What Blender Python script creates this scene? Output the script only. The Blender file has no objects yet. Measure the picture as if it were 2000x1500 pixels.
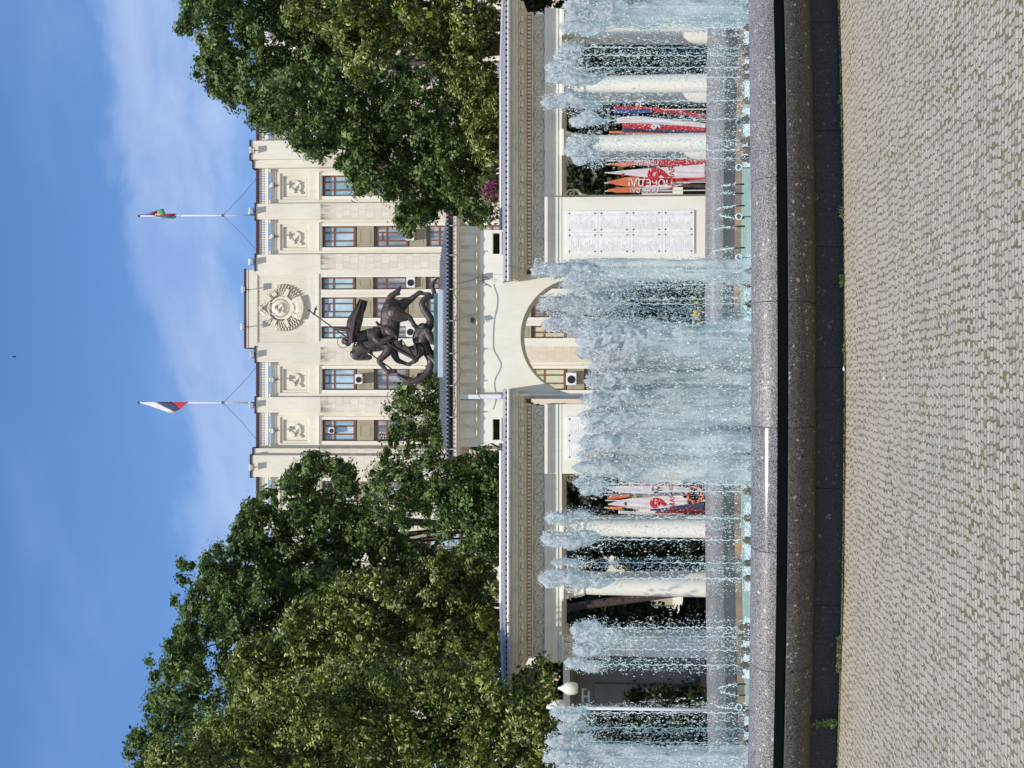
import bpy, bmesh, math, random
import numpy as np
from mathutils import Vector, Matrix, noise as mnoise
R = math.radians
random.seed(7); RNG = np.random.default_rng(11)
scene = bpy.context.scene
COL = scene.collection
# ---------------------------------------------------------------- camera, sky, sun, exposure
FPX = 3600.0; PITCH = math.atan(300/3600.0); CAMZ = 1.7
cd = bpy.data.cameras.new('camera'); cam = bpy.data.objects.new('camera', cd); COL.objects.link(cam)
scene.camera = cam
cd.sensor_width = 36; cd.sensor_fit = 'HORIZONTAL'; cd.lens = 36*FPX/2000.0
cd.clip_start = 0.1; cd.clip_end = 6000
F = Vector((0, math.cos(PITCH), math.sin(PITCH))); U = Vector((0, -math.sin(PITCH), math.cos(PITCH))); RT = Vector((1, 0, 0))
m = Matrix.Identity(4)
for i in range(3):
    m[i][0] = -U[i]; m[i][1] = RT[i]; m[i][2] = -F[i]
m.translation = Vector((0, 0, CAMZ)); cam.matrix_world = m     # the phone was held sideways: the picture lies on its side
SUN_DIR = Vector((0.277, 1.0, -1.73)).normalized()
sl = bpy.data.lights.new('sun', 'SUN'); sl.energy = 5.0; sl.angle = R(0.5); sl.color = (1.0, 0.945, 0.85)
so = bpy.data.objects.new('sun', sl); COL.objects.link(so); so.rotation_euler = SUN_DIR.to_track_quat('-Z', 'Y').to_euler(); so.location = (0, 0, 60)
world = bpy.data.worlds.new("World"); scene.world = world; world.use_nodes = True
nt = world.node_tree; nt.nodes.clear()
def wn(t, **k):
    n = nt.nodes.new(t)
    for a, b in k.items(): setattr(n, a, b)
    return n
sky = wn('ShaderNodeTexSky', sky_type='NISHITA'); sky.sun_disc = False
sky.sun_elevation = R(59); sky.sun_rotation = math.atan2(-0.277, -1.0); sky.altitude = 30; sky.air_density = 1.0; sky.dust_density = 0.6; sky.ozone_density = 1.6
bg = wn('ShaderNodeBackground'); wo = wn('ShaderNodeOutputWorld')
tc = wn('ShaderNodeTexCoord'); sep = wn('ShaderNodeSeparateXYZ'); nt.links.new(tc.outputs['Generated'], sep.inputs[0])
def wm(op, a, b=None, clamp=False):
    n = wn('ShaderNodeMath', operation=op); n.use_clamp = clamp
    for i, q in enumerate((a, b)):
        if q is None: continue
        if isinstance(q, (int, float)): n.inputs[i].default_value = q
        else: nt.links.new(q, n.inputs[i])
    return n.outputs[0]
ay = wm('ADD', wm('ABSOLUTE', sep.outputs[1]), 0.25)       # clouds high over the square, in bands
cu = wm('DIVIDE', sep.outputs[0], ay); cw = wm('DIVIDE', sep.outputs[2], ay)
ct = wm('SUBTRACT', cw, wm('MULTIPLY', cu, 0.21))
cb = wn('ShaderNodeCombineXYZ'); nt.links.new(wm('MULTIPLY', wm('ADD', cu, wm('MULTIPLY', cw, .21)), 3.2), cb.inputs[0]); nt.links.new(wm('MULTIPLY', ct, 7.0), cb.inputs[1])
n1 = wn('ShaderNodeTexNoise'); n1.inputs['Scale'].default_value = 5.2; n1.inputs['Detail'].default_value = 8; n1.inputs['Roughness'].default_value = 0.58; n1.inputs['Distortion'].default_value = .35
nt.links.new(cb.outputs[0], n1.inputs['Vector'])
n2 = wn('ShaderNodeTexNoise'); n2.inputs['Scale'].default_value = 1.9; n2.inputs['Detail'].default_value = 3
nt.links.new(cb.outputs[0], n2.inputs['Vector'])
def wmr(v, a, b, c, d):
    n = wn('ShaderNodeMapRange', interpolation_type='SMOOTHERSTEP'); nt.links.new(v, n.inputs[0])
    for i, q in enumerate((a, b, c, d)): n.inputs[i+1].default_value = q
    return n.outputs[0]
K = 1/1.25
tt = wm('ADD', ct, wm('ADD', wm('MULTIPLY', wm('SUBTRACT', n2.outputs[0], .5), .035), wm('MULTIPLY', wm('SUBTRACT', n1.outputs[0], .5), .052)))
band = wm('MULTIPLY', wmr(tt, .281*K, .258*K, 0, 1), wmr(tt, .185*K, .235*K, 0, 1))
wisps = wmr(n1.outputs[0], .25, .75, .42, 1)
veil = wmr(n2.outputs[0], .42, .85, .0, .30)
cov = wm('ADD', wm('MULTIPLY', band, wm('MULTIPLY', wisps, .72)), wm('MULTIPLY', veil, wisps), clamp=True)
mx = wn('ShaderNodeMixRGB'); nt.links.new(cov, mx.inputs[0]); 
hs = wn('ShaderNodeHueSaturation'); hs.inputs['Saturation'].default_value = 1.20; hs.inputs['Value'].default_value = 1.12
nt.links.new(sky.outputs[0], hs.inputs['Color']); tn = wn('ShaderNodeMixRGB', blend_type='MULTIPLY'); tn.inputs[0].default_value = 1; tn.inputs[2].default_value = (1.0, 1.06, 1.27, 1); nt.links.new(hs.outputs[0], tn.inputs[1]); nt.links.new(tn.outputs[0], mx.inputs[1]); mx.inputs[2].default_value = (4.9, 6.2, 9.2, 1)
nt.links.new(mx.outputs[0], bg.inputs[0]); bg.inputs[1].default_value = 0.112; nt.links.new(bg.outputs[0], wo.inputs[0])
vs = scene.view_settings; scene.display_settings.display_device = 'sRGB'
vs.view_transform = 'Standard'; vs.look = 'None'; vs.exposure = -0.14; vs.gamma = 1; vs.use_curve_mapping = False
try:
    scene.cycles.max_bounces = 6; scene.cycles.transparent_max_bounces = 24; scene.cycles.use_denoising = True
    scene.cycles.caustics_reflective = False; scene.cycles.caustics_refractive = False
except Exception: pass

# ---------------------------------------------------------------- measuring helpers: a point of the survey photo, at distance Y
def PT(v, y, Y):
    d = F*FPX + U*(1000-v) + RT*(750-y); t = Y/d.y
    return Vector((d.x*t, Y, CAMZ + d.z*t))
def ZP(v, Y): return PT(v, 750, Y).z
def XP(y, Y, v=1150): return PT(v, y, Y).x

# ---------------------------------------------------------------- mesh builder
class MB:
    def __init__(s): s.v = []; s.f = []; s.mi = []; s.cur = 0
    def add(s, vs, fs):
        b = len(s.v); s.v.extend([tuple(p) for p in vs]); s.f.extend([tuple(b+i for i in f) for f in fs]); s.mi.extend([s.cur]*len(fs)); return s
    def box(s, x0, x1, y0, y1, z0, z1, bev=0):
        if x1 < x0: x0, x1 = x1, x0
        if y1 < y0: y0, y1 = y1, y0
        if z1 < z0: z0, z1 = z1, z0
        if bev <= 0:
            v = [(x0,y0,z0),(x1,y0,z0),(x1,y1,z0),(x0,y1,z0),(x0,y0,z1),(x1,y0,z1),(x1,y1,z1),(x0,y1,z1)]
            return s.add(v, [(3,2,1,0),(4,5,6,7),(0,1,5,4),(1,2,6,5),(2,3,7,6),(3,0,4,7)])
        bm = bmesh.new(); bmesh.ops.create_cube(bm, size=1)
        for q in bm.verts: q.co = Vector((x0+(q.co.x+.5)*(x1-x0), y0+(q.co.y+.5)*(y1-y0), z0+(q.co.z+.5)*(z1-z0)))
        bmesh.ops.bevel(bm, geom=bm.edges[:], offset=bev, segments=2, affect='EDGES', profile=.6)
        s.bm(bm); bm.free(); return s
    def bm(s, bm, M=None):
        bm.verts.index_update()
        return s.add([(M @ q.co if M else q.co) for q in bm.verts], [[q.index for q in f.verts] for f in bm.faces])
    def tube(s, pts, r, seg=8, cap=True, sx=1.0):
        pts = [Vector(p) for p in pts]; n = len(pts)
        rr = r if isinstance(r, (list, tuple)) else [r]*n
        rings = []; up = Vector((0, 1, 0.01)); b = len(s.v)
        for i, p in enumerate(pts):
            t = (pts[min(i+1, n-1)] - pts[max(i-1, 0)]);
            if t.length < 1e-9: t = Vector((0,0,1))
            t.normalize(); a = t.cross(up)
            if a.length < 1e-3: a = t.cross(Vector((1, 0, 0)))
            a.normalize(); c = t.cross(a).normalized()
            for k in range(seg):
                th = 2*math.pi*k/seg; s.v.append(tuple(p + a*(math.cos(th)*rr[i]) + c*(math.sin(th)*rr[i]*sx)))
        for i in range(n-1):
            for k in range(seg):
                k2 = (k+1) % seg; s.f.append((b+i*seg+k, b+i*seg+k2, b+(i+1)*seg+k2, b+(i+1)*seg+k)); s.mi.append(s.cur)
        if cap:
            s.f.append(tuple(b+k for k in reversed(range(seg)))); s.f.append(tuple(b+(n-1)*seg+k for k in range(seg))); s.mi += [s.cur]*2
        return s
    def ball(s, c, r, seg=10, rings=7, sc=(1,1,1), rot=None):
        c = Vector(c); vs = []; fs = []
        for i in range(rings+1):
            ph = math.pi*i/rings
            for k in range(seg):
                th = 2*math.pi*k/seg; p = Vector((math.sin(ph)*math.cos(th)*r*sc[0], math.sin(ph)*math.sin(th)*r*sc[1], math.cos(ph)*r*sc[2]))
                if rot: p = rot @ p
                vs.append(c+p)
        for i in range(rings):
            for k in range(seg): fs.append((i*seg+k, (i+1)*seg+k, (i+1)*seg+(k+1)%seg, i*seg+(k+1)%seg))
        return s.add(vs, fs)
    def lathe(s, c, prof, seg=20, cap=True):
        cx, cy, cz = c; b = len(s.v); n = len(prof)
        for r, z in prof:
            for k in range(seg):
                th = 2*math.pi*k/seg; s.v.append((cx+r*math.cos(th), cy+r*math.sin(th), cz+z))
        for i in range(n-1):
            for k in range(seg): s.f.append((b+i*seg+k, b+i*seg+(k+1)%seg, b+(i+1)*seg+(k+1)%seg, b+(i+1)*seg+k)); s.mi.append(s.cur)
        if cap:
            s.f.append(tuple(b+k for k in reversed(range(seg)))); s.f.append(tuple(b+(n-1)*seg+k for k in range(seg))); s.mi += [s.cur]*2
        return s
    def prism(s, poly, y0, y1):     # polygon in (x, z), extruded along y
        n = len(poly); a = sum(poly[i][0]*poly[(i+1)%n][1]-poly[(i+1)%n][0]*poly[i][1] for i in range(n))
        if a < 0: poly = poly[::-1]
        v = [(p[0], y0, p[1]) for p in poly] + [(p[0], y1, p[1]) for p in poly]
        f = [tuple(range(n)), tuple(range(2*n-1, n-1, -1))] + [(i, i+n, (i+1)%n+n, (i+1)%n) for i in range(n)]
        return s.add(v, f)
    def xprofile(s, prof, x0, x1, cap=True):  # profile [(y,z)...] swept along x (open outline, front to back)
        n = len(prof); v = [(x0, p[0], p[1]) for p in prof] + [(x1, p[0], p[1]) for p in prof]
        f = [(i, i+1, i+1+n, i+n) for i in range(n-1)]
        f.append((n-1, 0, n, 2*n-1))
        if cap: f += [tuple(range(n-1, -1, -1)), tuple(range(n, 2*n))]
        return s.add(v, f)
    def build(s, name, mats, parent=None, smooth=False, auto=None):
        me = bpy.data.meshes.new(name); me.from_pydata(s.v, [], s.f)
        if not isinstance(mats, (list, tuple)): mats = [mats]
        for q in mats: me.materials.append(q)
        if len(mats) > 1: me.polygons.foreach_set('material_index', s.mi)
        if smooth: me.polygons.foreach_set('use_smooth', [True]*len(me.polygons))
        bm = bmesh.new(); bm.from_mesh(me); bmesh.ops.recalc_face_normals(bm, faces=bm.faces)
        bm.to_mesh(me); bm.free()
        if auto is not None:
            try: me.set_sharp_from_angle(angle=R(auto))
            except Exception: pass
        me.update()
        o = bpy.data.objects.new(name, me); COL.objects.link(o)
        if parent: o.parent = parent; o.matrix_parent_inverse = Matrix.Translation(-parent.location)
        return o
def tag(o, label=None, cat=None, group=None, kind=None):
    if label: o['label'] = label
    if cat: o['category'] = cat
    if group: o['group'] = group
    if kind: o['kind'] = kind
    return o
def thing(name, label, cat, loc=(0,0,0), group=None):
    o = bpy.data.objects.new(name, None); COL.objects.link(o); o.location = loc; o.empty_display_size = .2
    return tag(o, label, cat, group)
def copy_tree(o, parent=None, off=Vector((0,0,0))):
    c = o.copy(); COL.objects.link(c)
    if parent: c.parent = parent
    else: c.location = Vector(o.location) + off
    for ch in [q for q in bpy.data.objects if q.parent == o]: copy_tree(ch, c)
    return c
def npmesh(name, V, Fq, mats, parent=None, smooth=False, nper=4, mi=None):
    me = bpy.data.meshes.new(name); nf = len(Fq)
    me.vertices.add(len(V)); me.vertices.foreach_set('co', np.asarray(V, dtype=np.float32).ravel())
    me.loops.add(nf*nper); me.loops.foreach_set('vertex_index', np.asarray(Fq, dtype=np.int32).ravel())
    me.polygons.add(nf); me.polygons.foreach_set('loop_start', np.arange(0, nf*nper, nper, dtype=np.int32))
    try: me.polygons.foreach_set('loop_total', np.full(nf, nper, dtype=np.int32))
    except Exception: pass
    for q in (mats if isinstance(mats, (list, tuple)) else [mats]): me.materials.append(q)
    if mi is not None: me.polygons.foreach_set('material_index', mi)
    if smooth: me.polygons.foreach_set('use_smooth', np.ones(nf, dtype=bool))
    me.update(calc_edges=True)
    o = bpy.data.objects.new(name, me); COL.objects.link(o)
    if parent: o.parent = parent; o.matrix_parent_inverse = Matrix.Translation(-parent.location)
    return o

# ---------------------------------------------------------------- materials
class NT:
    def __init__(s, name):
        s.m = bpy.data.materials.new(name); s.m.use_nodes = True; s.t = s.m.node_tree; s.t.nodes.clear()
        s.out = s.t.nodes.new('ShaderNodeOutputMaterial')
    def n(s, t, props=None, **ins):
        q = s.t.nodes.new(t)
        for k, v in (props or {}).items(): setattr(q, k, v)
        for k, v in ins.items():
            k = k.replace('_', ' ')
            i = q.inputs[int(k[1:])] if k[0] == 'i' and k[1:].isdigit() else q.inputs[k]
            if isinstance(v, bpy.types.NodeSocket): s.t.links.new(v, i)
            else: i.default_value = v
        return q
    def math(s, op, a, b=0.0, c=0.0, clamp=False):
        q = s.n('ShaderNodeMath', {'operation': op, 'use_clamp': clamp}, i0=a, i1=b); 
        if op in ('MULTIPLY_ADD',): q.inputs[2].default_value = c
        return q.outputs[0]
    def mix(s, f, a, b, mode='MIX'):
        return s.n('ShaderNodeMixRGB', {'blend_type': mode}, i0=f, i1=a, i2=b).outputs[0]
    def mr(s, v, a, b, c, d): return s.n('ShaderNodeMapRange', None, i0=v, i1=a, i2=b, i3=c, i4=d).outputs[0]
    def noise(s, vec, sc, det=4, ro=.55): return s.n('ShaderNodeTexNoise', None, Vector=vec, Scale=sc, Detail=det, Roughness=ro).outputs[0]
    def pos(s): return s.n('ShaderNodeNewGeometry').outputs['Position']
    def scale(s, v, sc): return s.n('ShaderNodeVectorMath', {'operation': 'MULTIPLY'}, i0=v, i1=sc).outputs[0]
    def bsdf(s, col, rough=.6, bump=None, bstr=.3, bdist=.02, **k):
        b = s.n('ShaderNodeBsdfPrincipled', None, Base_Color=col, Roughness=rough, **k)
        if bump is not None:
            bp = s.n('ShaderNodeBump', None, Height=bump, Strength=bstr, Distance=bdist); s.t.links.new(bp.outputs[0], b.inputs['Normal'])
        s.t.links.new(b.outputs[0], s.out.inputs[0]); return s.m
def c4(c): return (c[0], c[1], c[2], 1)
def plain(name, col, rough=.6, var=.12, sc=3.0, bump=.15, metal=0.0, stain=None, stainamt=.0, spec=.5, fine=60):
    T = NT(name); p = T.pos(); a = T.noise(p, sc, 5); b = T.noise(p, fine, 3)
    lo = tuple(x*(1-var) for x in col); hi = tuple(min(1, x*(1+var)) for x in col)
    cc = T.mix(T.mr(a, .3, .7, 0, 1), c4(lo), c4(hi))
    if stain:
        st = T.noise(T.scale(p, (3.0, 3.0, .5)), 1.6, 6, .7)
        cc = T.mix(T.mr(st, .5, .75, 0, stainamt), cc, c4(stain))
    return T.bsdf(cc, rough, b, bump, .01, Metallic=metal)
M = {}
M['plaster'] = plain('cream_plaster', (.72,.68,.555), .85, .07, .35, .25, stain=(.46,.41,.31), stainamt=.36)
M['plaster_white'] = plain('white_plaster', (.78,.74,.62), .8, .05, .5, .2, stain=(.52,.45,.35), stainamt=.30)
M['col_white'] = plain('column_paint', (.80,.76,.65), .7, .03, .8, .15, stain=(.6,.55,.45), stainamt=.12)
M['moulding'] = plain('stained_moulding', (.74,.63,.47), .85, .08, 1.2, .25, stain=(.42,.27,.14), stainamt=.55)
M['frieze'] = plain('grey_relief_plaster', (.74,.62,.46), .85, .08, 2, .3, stain=(.36,.35,.33), stainamt=.4)
M['tan'] = plain('tan_spandrel', (.36,.32,.22), .9, .10, 1.2, .35, stain=(.25,.22,.16), stainamt=.35)
M['cap_red'] = plain('dark_red_coping', (.055,.014,.02), .5, .2, .5, .1)
M['wood'] = plain('brown_window_frame', (.20,.078,.035), .5, .2, 4, .1)
M['white_paint'] = plain('white_paint', (.80,.80,.80), .45, .03, 2, .05)
M['grey_metal'] = plain('grey_metal', (.30,.31,.33), .45, .1, 2, .05, metal=.6)
M['dark_metal'] = plain('dark_metal', (.035,.032,.03), .5, .3, 6, .2, metal=.3)
M['gutter'] = plain('pale_gutter', (.50,.485,.47), .35, .06, 2, .03, metal=.25)
M['roof_light'] = plain('pale_roof_sheet', (.36,.38,.42), .38, .05, 1.2, .05, metal=.2)
M['roof_dark'] = plain('dark_roof_tile', (.13,.135,.15), .5, .35, 8, .3)
M['slab'] = plain('pale_blue_slab', (.48,.52,.60), .6, .08, 3, .1)
M['cable'] = plain('grey_cable', (.10,.10,.11), .6, .1, 9, 0)
M['white_plastic'] = plain('white_plastic_box', (.72,.72,.74), .35, .05, 2, .02, stain=(.45,.42,.38), stainamt=.3)
M['trunk'] = plain('bark', (.075,.055,.04), .95, .35, 9, .8)
M['ac_white'] = plain('air_conditioner_shell', (.74,.74,.70), .5, .04, 3, .02)
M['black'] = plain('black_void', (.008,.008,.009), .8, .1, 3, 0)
M['soil'] = plain('dark_soil', (.06,.05,.035), .95, .3, 4, .5)
M['asphalt'] = plain('pale_paving', (.38,.33,.26), .9, .2, 6, .5)
M['kiosk'] = plain('grey_kiosk_wall', (.20,.20,.185), .8, .1, 1, .2)
M['globe'] = plain('opal_lamp_globe', (.72,.69,.52), .25, .03, 2, 0)
M['pole_white'] = plain('white_pole_paint', (.80,.80,.82), .4, .03, 2, 0)
def stone_clad():
    T = NT('stone_cladding'); p = T.pos(); s = T.n('ShaderNodeSeparateXYZ', None, i0=p)
    v = T.n('ShaderNodeCombineXYZ', None, i0=s.outputs[0], i1=s.outputs[2]).outputs[0]
    br = T.n('ShaderNodeTexBrick', {'offset': .27}, Vector=v, Color1=(.72,.66,.54,1), Color2=(.65,.58,.46,1), Mortar=(.50,.44,.35,1), Scale=1.0, Mortar_Size=.016)
    br.inputs['Brick Width'].default_value = .46; br.inputs['Row Height'].default_value = .56; br.inputs['Mortar Smooth'].default_value = .4
    a = T.noise(T.scale(p, (1.2, 1.2, .25)), .9, 6, .7)
    cc = T.mix(T.mr(a, .5, .72, 0, .45), br.outputs[0], (.78,.73,.64,1))
    low = T.mr(s.outputs[2], ZP(1150, 130), ZP(880, 130), 1, 0); cc = T.mix(T.math('MULTIPLY', low, .55), cc, (.62,.47,.30,1))
    top = T.mr(s.outputs[2], ZP(660, 130), ZP(624, 130), 0, 1)       # black weather stains below the plaster edge
    st = T.noise(T.scale(p, (2.2, 1, .35)), 1.1, 7, .75)
    cc = T.mix(T.math('MULTIPLY', T.mr(st, .43, .56, 0, .95), T.math('POWER', top, 1.2), clamp=True), cc, (.10,.085,.08,1))
    return T.bsdf(cc, .8, T.math('ADD', br.outputs[1], T.noise(p, 30)), .25, .01)
M['stone'] = stone_clad()
def granite(name, dark, lite, chips, rough, bump=.3, wet=0):
    T = NT(name); p = T.pos()
    a = T.noise(p, 80, 3, .62); b = T.noise(p, 2.2, 4, .6)
    pw = T.n('ShaderNodeMixRGB', {'blend_type': 'ADD'}, i0=.05, i1=p, i2=T.n('ShaderNodeTexNoise', None, Vector=p, Scale=18.0).outputs['Color']).outputs[0]
    vo = T.n('ShaderNodeTexVoronoi', {'distance': 'MANHATTAN'}, Vector=pw, Scale=24.0); 
    cc = T.mix(T.mr(a, .38, .62, 0, 1), c4(dark), c4(lite))
    rnd = T.n('ShaderNodeSeparateColor', None, i0=vo.outputs['Color']).outputs[0]
    chip = T.math('MULTIPLY', T.math('LESS_THAN', T.math('ADD', vo.outputs[0], T.math('MULTIPLY', b, .25)), T.math('MULTIPLY', T.math('SUBTRACT', rnd, .50), 1.35)), T.math('GREATER_THAN', rnd, .70))
    cc = T.mix(T.math('MULTIPLY', chip, T.mr(rnd, .70, 1.0, .25, .95)), cc, c4(chips))
    vo2 = T.n('ShaderNodeTexVoronoi', None, Vector=p, Scale=70.0)
    rnd2 = T.n('ShaderNodeSeparateColor', None, i0=vo2.outputs['Color']).outputs[1]
    cc = T.mix(T.math('MULTIPLY', T.math('LESS_THAN', vo2.outputs[0], .35), T.math('GREATER_THAN', rnd2, .55)), cc, c4(tuple(q*.25 for q in dark)))
    # pale lichen rings
    vo3 = T.n('ShaderNodeTexVoronoi', None, Vector=p, Scale=4.3)
    r3 = T.n('ShaderNodeSeparateColor', None, i0=vo3.outputs['Color']).outputs[2]
    lich = T.math('MULTIPLY', T.math('GREATER_THAN', r3, .55), T.mr(vo3.outputs[0], .10, .15, 1, 0))
    ringl = T.math('MULTIPLY', T.math('GREATER_THAN', T.n('ShaderNodeSeparateColor', None, i0=vo3.outputs['Color']).outputs[0], .62), T.mr(T.math('ABSOLUTE', T.math('SUBTRACT', vo3.outputs[0], .13)), .0, .03, 1, 0)); lich = T.math('MAXIMUM', lich, ringl)
    cc = T.mix(T.math('MULTIPLY', T.math('MULTIPLY', lich, T.mr(a, .4, .6, 0, 1)), .5), cc, (.5,.48,.42,1))
    cc = T.mix(T.mr(b, .35, .7, 0, .22), cc, c4(tuple(q*.6 for q in dark)))
    return T.bsdf(cc, rough, a, bump, .004)
M['granite'] = granite('pale_granite', (.075,.072,.070), (.36,.345,.335), (.60,.55,.48), .5)
M['granite_wet'] = granite('polished_wet_granite', (.075,.072,.070), (.36,.345,.335), (.60,.55,.48), .16, .06)
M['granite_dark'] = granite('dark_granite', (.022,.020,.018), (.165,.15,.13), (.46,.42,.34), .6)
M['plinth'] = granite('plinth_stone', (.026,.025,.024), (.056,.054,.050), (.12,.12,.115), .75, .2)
M['gap'] = plain('black_recess_shade', (.012,.012,.012), .6, .3, 4, .2)  # black colour stands in for the deep shade in the rim slot
M['wet_shade_stone'] = plain('wet_recess_shade_stone', (.10,.095,.09), .25, .35, 2.0, .4)  # wet stone, darkened to carry the shade of the inner recess
def orange():
    T = NT('rust_stained_stone'); p = T.pos(); a = T.noise(T.scale(p, (1, 1, .3)), 1.7, 6, .65)
    r = T.n('ShaderNodeValToRGB', None, i0=a); e = r.color_ramp.elements
    e[0].position = .42; e[0].color = (.15,.125,.10,1); e[1].position = .66; e[1].color = (.44,.25,.10,1)
    n = r.color_ramp.elements.new(.54); n.color = (.30,.20,.13,1)
    return T.bsdf(r.outputs[0], .35, T.noise(p, 30), .3, .01)
M['orange'] = orange()
def cobbles():
    T = NT('worn_stone_setts'); p = T.pos(); s = T.n('ShaderNodeSeparateXYZ', None, i0=p)
    w1 = T.math('SUBTRACT', T.noise(T.scale(p, (3, 3, 0)), 1.0, 2), .5); w2 = T.math('SUBTRACT', T.noise(T.scale(p, (17, 17, 0)), 1.0, 2), .5)
    yy = T.math('ADD', s.outputs[1], T.math('ADD', T.math('MULTIPLY', w1, .05), T.math('MULTIPLY', w2, .009)))
    rowi = T.math('FLOOR', T.math('DIVIDE', yy, .088))
    jit = T.n('ShaderNodeTexWhiteNoise', {'noise_dimensions': '1D'}, W=rowi).outputs[0]
    xx = T.math('ADD', T.math('ADD', s.outputs[0], T.math('MULTIPLY', w2, .046)), T.math('MULTIPLY', jit, .030))
    v = T.n('ShaderNodeCombineXYZ', None, i0=xx, i1=yy).outputs[0]
    def brick(ms, c1, c2):
        br = T.n('ShaderNodeTexBrick', {'offset': .5}, Vector=v, Color1=c1, Color2=c2, Mortar=(0,0,0,1), Scale=1.0, Mortar_Size=ms)
        br.inputs['Brick Width'].default_value = .124; br.inputs['Row Height'].default_value = .088; br.inputs['Mortar Smooth'].default_value = .5; br.inputs['Bias'].default_value = 0; return br
    br = brick(.0060, (.48,.43,.34,1), (.26,.235,.185,1))
    big = T.noise(p, .9, 4, .6); med = T.noise(p, 9.0, 4, .7); fin = T.noise(p, 120, 3, .75)
    cc = T.mix(T.mr(big, .35, .68, 0, .45), br.outputs[0], (.44,.39,.31,1))
    cc = T.mix(T.mr(fin, .36, .66, 0, .6), cc, (.54,.50,.42,1)); cc = T.mix(T.mr(fin, .62, .40, 0, .28), cc, (.17,.16,.145,1))
    cc = T.mix(T.mr(med, .54, .75, 0, .4), cc, (.25,.235,.21,1))
    near = T.mr(T.math('ADD', s.outputs[1], T.math('MULTIPLY', big, 3.0)), 14.0, 19.0, 0, .55); cc = T.mix(near, cc, T.mix(fin, (.34,.285,.205,1), (.54,.46,.34,1)))
    # short joints: wide and mossy in places, found where the x joint lies
    fx = T.math('PINGPONG', T.math('ADD', T.math('DIVIDE', xx, .124), T.math('MULTIPLY', T.math('FLOORED_MODULO', rowi, 2.0), .5)), .5)
    pick = T.n('ShaderNodeTexWhiteNoise', {'noise_dimensions': '2D'}, Vector=T.n('ShaderNodeCombineXYZ', None, i0=T.math('FLOOR', T.math('ADD', T.math('ADD', T.math('DIVIDE', xx, .124), T.math('MULTIPLY', T.math('FLOORED_MODULO', rowi, 2.0), .5)), .5)), i1=rowi).outputs[0]).outputs[0]
    rag = T.noise(p, 45, 3, .7)
    wid = T.math('MULTIPLY', T.mr(pick, .30, .98, .015, .19), T.mr(rag, .35, .65, .45, 1.35))
    short = T.mr(T.math('SUBTRACT', fx, wid), -.03, .015, 1, 0)
    patch = T.mr(T.noise(p, 1.3, 3, .6), .36, .58, .35, 1)
    greeny = T.mix(T.math('GREATER_THAN', pick, .45), (.085,.066,.048,1), (.21,.20,.05,1))
    jc = T.mix(T.mr(rag, .4, .62, 0, 1), greeny, (.055,.045,.03,1))
    jc = T.mix(.35, jc, (.17,.155,.065,1))
    longj = T.math('MULTIPLY', br.outputs[1], T.mr(T.noise(T.scale(p, (4, 30, 1)), 1.0, 3), .36, .52, .35, 1.0))
    m1 = T.math('MAXIMUM', longj, T.math('MULTIPLY', T.math('MULTIPLY', short, patch), T.mr(pick, .28, .62, .12, 1)), clamp=True)
    cc = T.mix(m1, cc, jc)
    h = T.math('ADD', T.math('MULTIPLY', T.math('SUBTRACT', 1.0, T.math('MAXIMUM', br.outputs[1], short)), 1.0), T.math('MULTIPLY', fin, .30))
    h = T.math('ADD', h, T.math('MULTIPLY', T.n('ShaderNodeSeparateColor', None, i0=br.outputs[0]).outputs[0], 1.5))
    return T.bsdf(cc, .9, h, 1.0, .014)
M['pavers'] = cobbles()
def leafmat(name, a, b, trans=.35, rough=.52):
    T = NT(name); g = T.n('ShaderNodeNewGeometry'); rp = g.outputs['Random Per Island']
    cc = T.mix(rp, c4(a), c4(b)); ns = T.noise(g.outputs['Position'], .8, 3)
    cc = T.mix(T.mr(ns, .35, .65, 0, .5), cc, c4(tuple(x*.6 for x in a)))
    d = T.n('ShaderNodeBsdfPrincipled', None, Base_Color=cc, Roughness=rough); d.inputs['Specular IOR Level'].default_value = .45
    t = T.n('ShaderNodeBsdfTranslucent', None, Color=T.mix(.5, cc, (.16,.24,.03,1)))
    mx = T.n('ShaderNodeMixShader', None, i0=trans, i1=d.outputs[0], i2=t.outputs[0]); T.t.links.new(mx.outputs[0], T.out.inputs[0]); return T.m
M['leaf_dark'] = leafmat('dark_leaf', (.026,.056,.013), (.20,.30,.060), .22)
M['leaf_linden'] = leafmat('linden_leaf', (.030,.058,.008), (.27,.33,.045), .20)
M['leaf_shaded'] = leafmat('shaded_leaf', (.014,.030,.010), (.045,.075,.022))  # darkened green: shade from taller trees is put into the leaf colour
M['bract'] = leafmat('linden_blossom', (.55,.54,.16), (.78,.74,.34), .3)
M['weed'] = leafmat('weed_leaf', (.10,.20,.04), (.24,.36,.10), .3)
M['grass'] = leafmat('dry_grass', (.16,.18,.05), (.36,.32,.14), .3)
M['pinkflower'] = leafmat('pink_blossom', (.28,.05,.12), (.45,.12,.24), .2)
def bronze():
    T = NT('dark_bronze'); p = T.pos(); a = T.noise(p, 3.5, 5, .6); s = T.noise(T.scale(p, (8, 8, 1.2)), 1.5, 5, .7)
    cc = T.mix(T.mr(a, .35, .65, 0, 1), (.030,.022,.019,1), (.090,.068,.058,1))
    cc = T.mix(T.mr(s, .55, .72, 0, .5), cc, (.24,.22,.19,1))
    return T.bsdf(cc, .50, T.noise(p, 40, 4), .35, .01, Metallic=.25)
M['bronze'] = bronze()
M['verdigris'] = plain('green_patina', (.035,.11,.085), .6, .45, 5, .3, stain=(.10,.10,.09), stainamt=.5)
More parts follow.
